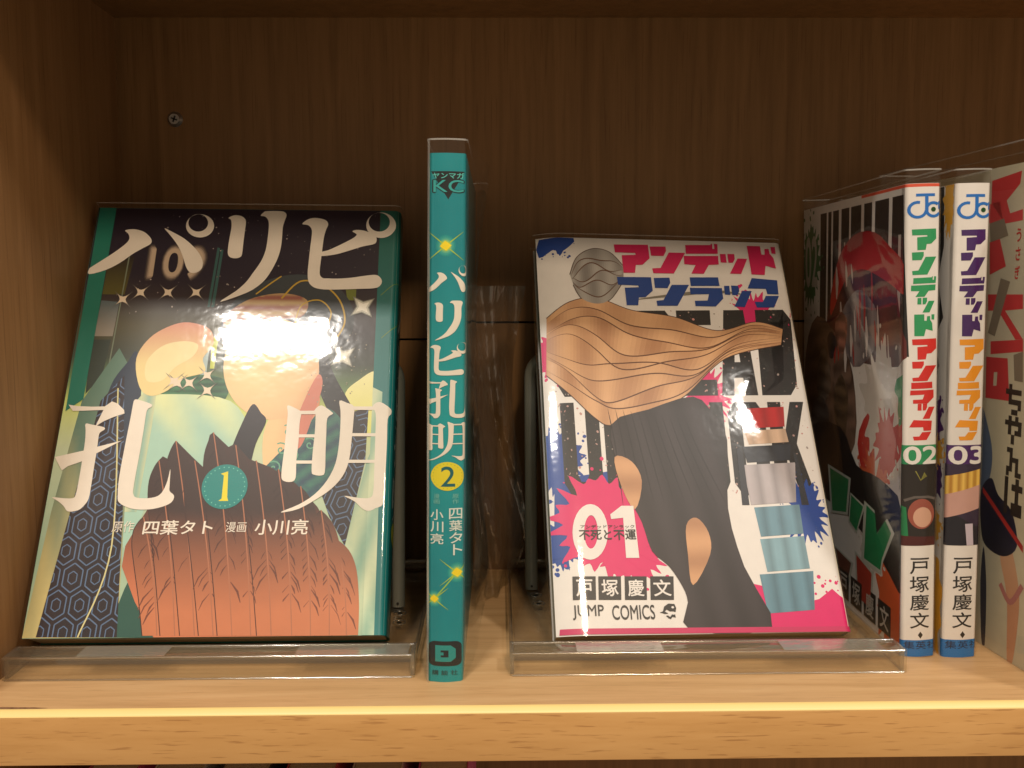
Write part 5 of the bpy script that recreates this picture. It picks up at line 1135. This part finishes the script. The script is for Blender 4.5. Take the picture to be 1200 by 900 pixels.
K3, tx3 = spine_book('03', 'white comic seen spine out with purple and orange title, number 03 in purple', '03', RGB(66, 32, 96), RGB(232, 150, 36), RGB(70, 30, 96), (214, 770.5, 1121, 1105.5, 40.5, 37), (0.76, 0.72, 0.68))
S = K3.S
K3.draw('spine_picture', S([(1057, 537), (1099, 537), (1098, 634), (1057, 634)]), RGB(50, 36, 60), 2)
K3.draw('spine_picture', S([(1057, 552), (1099, 542), (1099, 560), (1057, 574)]), lambda x, z: lerp(RGB(170, 120, 40), RGB(232, 190, 90), .5+.5*math.sin(x*2.2)), 3.5)
K3.draw('spine_picture', S([(1057, 574), (1099, 560), (1099, 588), (1057, 602)]), RGB(196, 152, 140), 3)
K3.draw('spine_picture', S([(1057, 602), (1070, 598), (1090, 612), (1098, 606), (1098, 634), (1057, 634)]), RGB(22, 20, 34), 4)
K3.draw('spine_picture', S([(1078, 608), (1086, 608), (1087, 634), (1080, 634)]), RGB(196, 184, 198), 4.5)
# strip of its front cover next to the spine
K3.draw('cover_picture', [(.1, .1), (K3.s0+.4, .1), (K3.s0+.4, 173.5), (.1, 173.5)], (0.76, 0.73, 0.69), 0)
K3.draw('cover_picture', [(50, 102), (97, 100), (104, 108), (99, 118), (106, 126), (101, 140), (105, 152), (104, 173.4), (50, 173.4)], BLACK, 1)
K3.draw('cover_picture', [(50, 60), (98, 62), (102, 76), (97, 92), (103, 106), (90, 112), (50, 112)], RGB(26, 22, 34), 1)
for c, rx, rz, col, sd in (((99, 88), 8, 9, (84, 30, 110), 41), ((103, 66), 6, 8, (70, 30, 96), 42), ((103, 76), 5, 6, (226, 170, 56), 43), ((104, 48), 5, 6, (226, 170, 56), 44), ((99, 18), 12, 22, (230, 170, 50), 45), ((108, 166), 4, 9, (226, 170, 56), 46)):
    for P_ in splat(c[0], c[1], rx, rz, sd, 12, .35): K3.draw('cover_picture', [(min(max(x, .2), K3.s0), z) for x, z in P_], RGB(*col), 2+sd*.02)
K3.finish(grid={'cover_picture': 10.0})

# ============================================================== the large cream book cut by the right edge
R = Book('R', 'comic_book', 'cream comic with red block lettering cut off by the right edge', 148, 18, 181,
         spine_r=2.0, paper=RGB(198, 190, 160), sleeve_top=8.0)
HR = 181
R.draw('cover_picture', [(.1, .1), (R.s0+.4, .1), (R.s0+.4, HR-.1), (.1, HR-.1)], lambda x, z: lerp(RGB(200, 194, 170), RGB(216, 206, 176), .5+.5*math.sin(x*.1+z*.05)), 0)
RED = RGB(206, 60, 64); GREY = RGB(136, 124, 106)
for n in ('r_1', 'r_2', 'r_3', 'r_4', 'r_5'): R.draw('lettering_stroke#'+n, T[n], RED, 2)
R.draw('lettering_stroke#r6', [T['r_6'], T['r_6h'][::-1]], RED, 2)
for n in ('r_g1', 'r_g2', 'r_g3'): R.draw('lettering_stroke#'+n, T[n], GREY, 3)
for x, z, w, h in ((118, 150, 14, 10), (120, 100, 16, 9), (124, 124, 10, 30)): R.draw('lettering_stroke#x%d' % x, [(x, z), (x+w, z+2), (x+w+2, z+h), (x+1, z+h-2)], RED, 2)
(x0, z0), (x1, z1) = T['r_us']; hh = (z1-z0)/3
for i, ch in enumerate('うさぎ'): R.text('title_character#'+ch, ch, x0, x0+(x1-x0)*.95, z1-(i+.85)*hh, z1-(i+.15)*hh, RGB(196, 52, 50), 4, .03)
# the square cut hiragana, each on its own grid of blocks
PIX = {'r_chi': ['.X...', 'XXXXX', '.X...', '.XXXX', '....X', '..XX.'], 'r_ya': ['.X.X.', 'XXXXX', '.X..X', '.X.XX', '..X..', '..X..'],
       'r_n': ['XX...', '.X...', '.XXX.', '.X.X.', 'XX.X.', 'X..XX'], 'r_ha': ['X..X.', 'X.XXX', 'X..X.', 'X..X.', 'X.XXX', 'X.XXX']}
for n, rows in PIX.items():
    (x0, z0), (x1, z1) = T[n]; w, h = (x1-x0)/5, (z1-z0)/6
    for j, row in enumerate(rows):
        i = 0
        while i < 5:
            if row[i] == 'X':
                k = i
                while k < 5 and row[k] == 'X': k += 1
                R.draw('title_character#'+n, [(x0+i*w, z1-(j+1.06)*h), (x0+k*w, z1-(j+1.06)*h), (x0+k*w, z1-j*h), (x0+i*w, z1-j*h)], RGB(52, 42, 36), 4+j*.2)
                i = k
            else: i += 1
rp = lambda n, c, ly=1: R.draw('cover_picture', catmull(T[n], 4), c, ly)
rp('r_blue', RGB(96, 112, 138), 2); rp('r_navy', lambda x, z: lerp(RGB(24, 24, 44), RGB(44, 42, 66), .5+.5*math.sin(x*.8)), 3)
rp('r_tan', lambda x, z: lerp(RGB(206, 150, 116), RGB(222, 182, 146), (z-20)/30), 2)
rp('r_foot', RGB(50, 52, 66), 1)
R.draw('cover_picture', T['r_rib'], RGB(186, 50, 48), 4)
a, b = T['r_ring']; R.draw('cover_picture', ribbon(catmull([(a[0], a[1]+2), ((a[0]+b[0])/2, a[1]-3), (b[0], b[1]+1)], 6, False), 2.2), RGB(186, 120, 116), 5)
R.finish(grid={'cover_picture': 10.0})

# ============================================================== clear stands
def stand(name, label, X0, X1, yf, rods, H_, lean, tapes):
    t = thing(name, label, 'book stand', (X0*MM, yf*MM, 0), (0, 0, 0), 'clear plastic stands that tilt the comics back')
    W = X1-X0; D = YB-yf-1.5
    box('base_plate', (1.8, W-1.8, 11.0, D, 1.2, 3.2), M['acrylic'], t, .25)
    box('front_wall', (0, W, 0, 1.7, 0.1, 8.4), M['acrylic'], t, .3)
    box('front_ledge', (1.0, W-1.0, 1.9, 11.0, 6.4, 8.2), M['acrylic'], t, .3)
    box('inner_rail', (1.8, W-1.8, 11.2, 13.0, 3.3, 8.0), M['acrylic_edge'], t, .2)
    for x in (0.0, W-1.7):
        box('end_wall', (x, x+1.6, 1.9, 12.5, 0.1, 8.3), M['acrylic_edge'], t, .25)
        box('side_skirt', (x, x+1.6, 12.8, D, 0.1, 5.0), M['acrylic'], t, .25)
    box('back_rail', (1.8, W-1.8, D-4, D-.2, 3.4, 6.6), M['acrylic'], t, .25)
    for (y_, z_) in ((-.12, 8.35), (-.12, .35), (10.6, 8.2)):  # thin bright rods added as highlight lines along the acrylic edges
        bm = bmesh.new(); tube(bm, [(1+(W-2)*k/24, y_, z_+.06*math.sin(k*2.1)) for k in range(25)], .34, 8); obj('highlight_rod', bm, M['acrylic_glint'], t, 60)
    for (a, b) in tapes: box('tape_strip', (a, b, 0.6, 10.4, 8.5, 8.62), M['tape'], t)
    xa, xb, yr = rods; sl = math.tan(rad(lean)); r = 9
    P_ = [(xa-X0, yr-yf, 3.2), (xa-X0, yr-yf+(H_-r-3)*sl, H_-r)]
    for k in range(1, 7):
        a = math.pi/2*k/6; P_.append((xa-X0+r-r*math.cos(a), yr-yf+(H_-r-3+r*math.sin(a))*sl, H_-r+r*math.sin(a)))
    for k in range(0, 7):
        a = math.pi/2*(1-k/6); P_.append((xb-X0-r+r*math.cos(a), yr-yf+(H_-r-3+r*math.sin(a))*sl, H_-r+r*math.sin(a)))
    P_.append((xb-X0, yr-yf, 3.2))
    bm = bmesh.new(); tube(bm, P_, 2.75, 16); obj('upright_arch', bm, M['rod'], t, 50)
    # pegs and the row of adjusting holes
    for xx in (xa, xb):
        bm = bmesh.new(); tube(bm, [(xx-X0, yr-yf-2.7, 5.4), (xx-X0, yr-yf-3.0, 5.4)], .55, 8); obj('peg_hole', bm, M['dark'], t)
        for k, dy in enumerate((-9, -20)):
            bm = bmesh.new(); P2 = [(xx-X0+1.6+k*0.8+2.5*math.cos(q_), yr-yf+dy+2.5*math.sin(q_), 3.4) for q_ in [6.2832*j/20 for j in range(21)]]
            tube(bm, P2, .26, 8, False); obj('socket_ring', bm, M['acrylic_edge'], t, 60)
            bm = bmesh.new(); tube(bm, [(xx-X0+1.6+k*.8, yr-yf+dy, 3.25), (xx-X0+1.6+k*.8, yr-yf+dy, 3.40)], 1.1, 14); obj('socket_hole', bm, M['dark'], t)
    bm = bmesh.new(); bmesh.ops.create_uvsphere(bm, u_segments=14, v_segments=8, radius=2.0*MM)
    bmesh.ops.translate(bm, verts=bm.verts, vec=((xa-X0+13)*MM, (D-14)*MM, 4.2*MM)); 
    obj('clear_stud', bm, M['acrylic_edge'], t, 60)
    return t
stand('book_stand', 'clear plastic book stand under the night sky comic at the left', -175.8, -30.5, 324, (-163, -43.2, 391), 106.5, 9, [(26, 57), (103, 143)])
stand('book_stand', 'clear plastic book stand under the white comic at the right', 3.2, 145.0, 324.5, (14.0, 104, 413), 106.3, 9, [(24, 55), (98, 134)])

# ============================================================== loose flap of film behind the teal comic
bm = bmesh.new(); rows = []
for j in range(30):
    z = 2+j*4.7; row = []
    for i in range(15):
        u = i/14
        wv = math.sin(u*9+z*.05)*4.2+math.sin(u*19+z*.13)*2.2+math.sin(z*.10+u*3)*3.0
        x = -11.2+u*(21+4*math.sin(z*.045+.6)-(10 if z < 26 else 0)*(1-z/26.0)*u)
        y = 396+u*30+wv
        if j == 0: z = 0.6
        row.append(bm.verts.new((x*MM, y*MM, z*MM)))
    rows.append(row)
for A_, B_ in zip(rows, rows[1:]):
    for k in range(14): bm.faces.new((A_[k], A_[k+1], B_[k+1], B_[k]))
fl = obj('film_flap', bm, M['film_loose'], None, 80)
fl['label'] = 'loose crumpled flap of clear film standing behind the teal comic spine'; fl['category'] = 'plastic film'

# ============================================================== comics on the shelf below, only their top edges show
cols = [((0.60, 0.10, 0.22), 'deep pink'), ((0.70, 0.66, 0.60), 'off white'), ((0.05, 0.05, 0.06), 'black'), ((0.55, 0.09, 0.12), 'red'), ((0.72, 0.62, 0.60), 'pale rose'), ((0.62, 0.12, 0.34), 'magenta')]
for i, (c, nm) in enumerate(cols):
    x = -150+i*24
    t = thing('lower_comic_book', '%s comic on the shelf below, only its top just visible under the shelf edge' % nm, 'comic book', (x*MM, 0.322, -0.212), (0, 0, 0), 'comics on the shelf below')
    bm = bmesh.new(); add_box(bm, 0, 18, 0, .5, 0, 176); add_box(bm, 0, .4, .5, 112, 0, 176); add_box(bm, 17.6, 18, .5, 112, 0, 176)
    obj('cover', bm, plain('lower_cover_%d' % i, c, .4), t)
    box('page_block', (.6, 17.4, .7, 111, .5, 175.3), M['pages'], t)
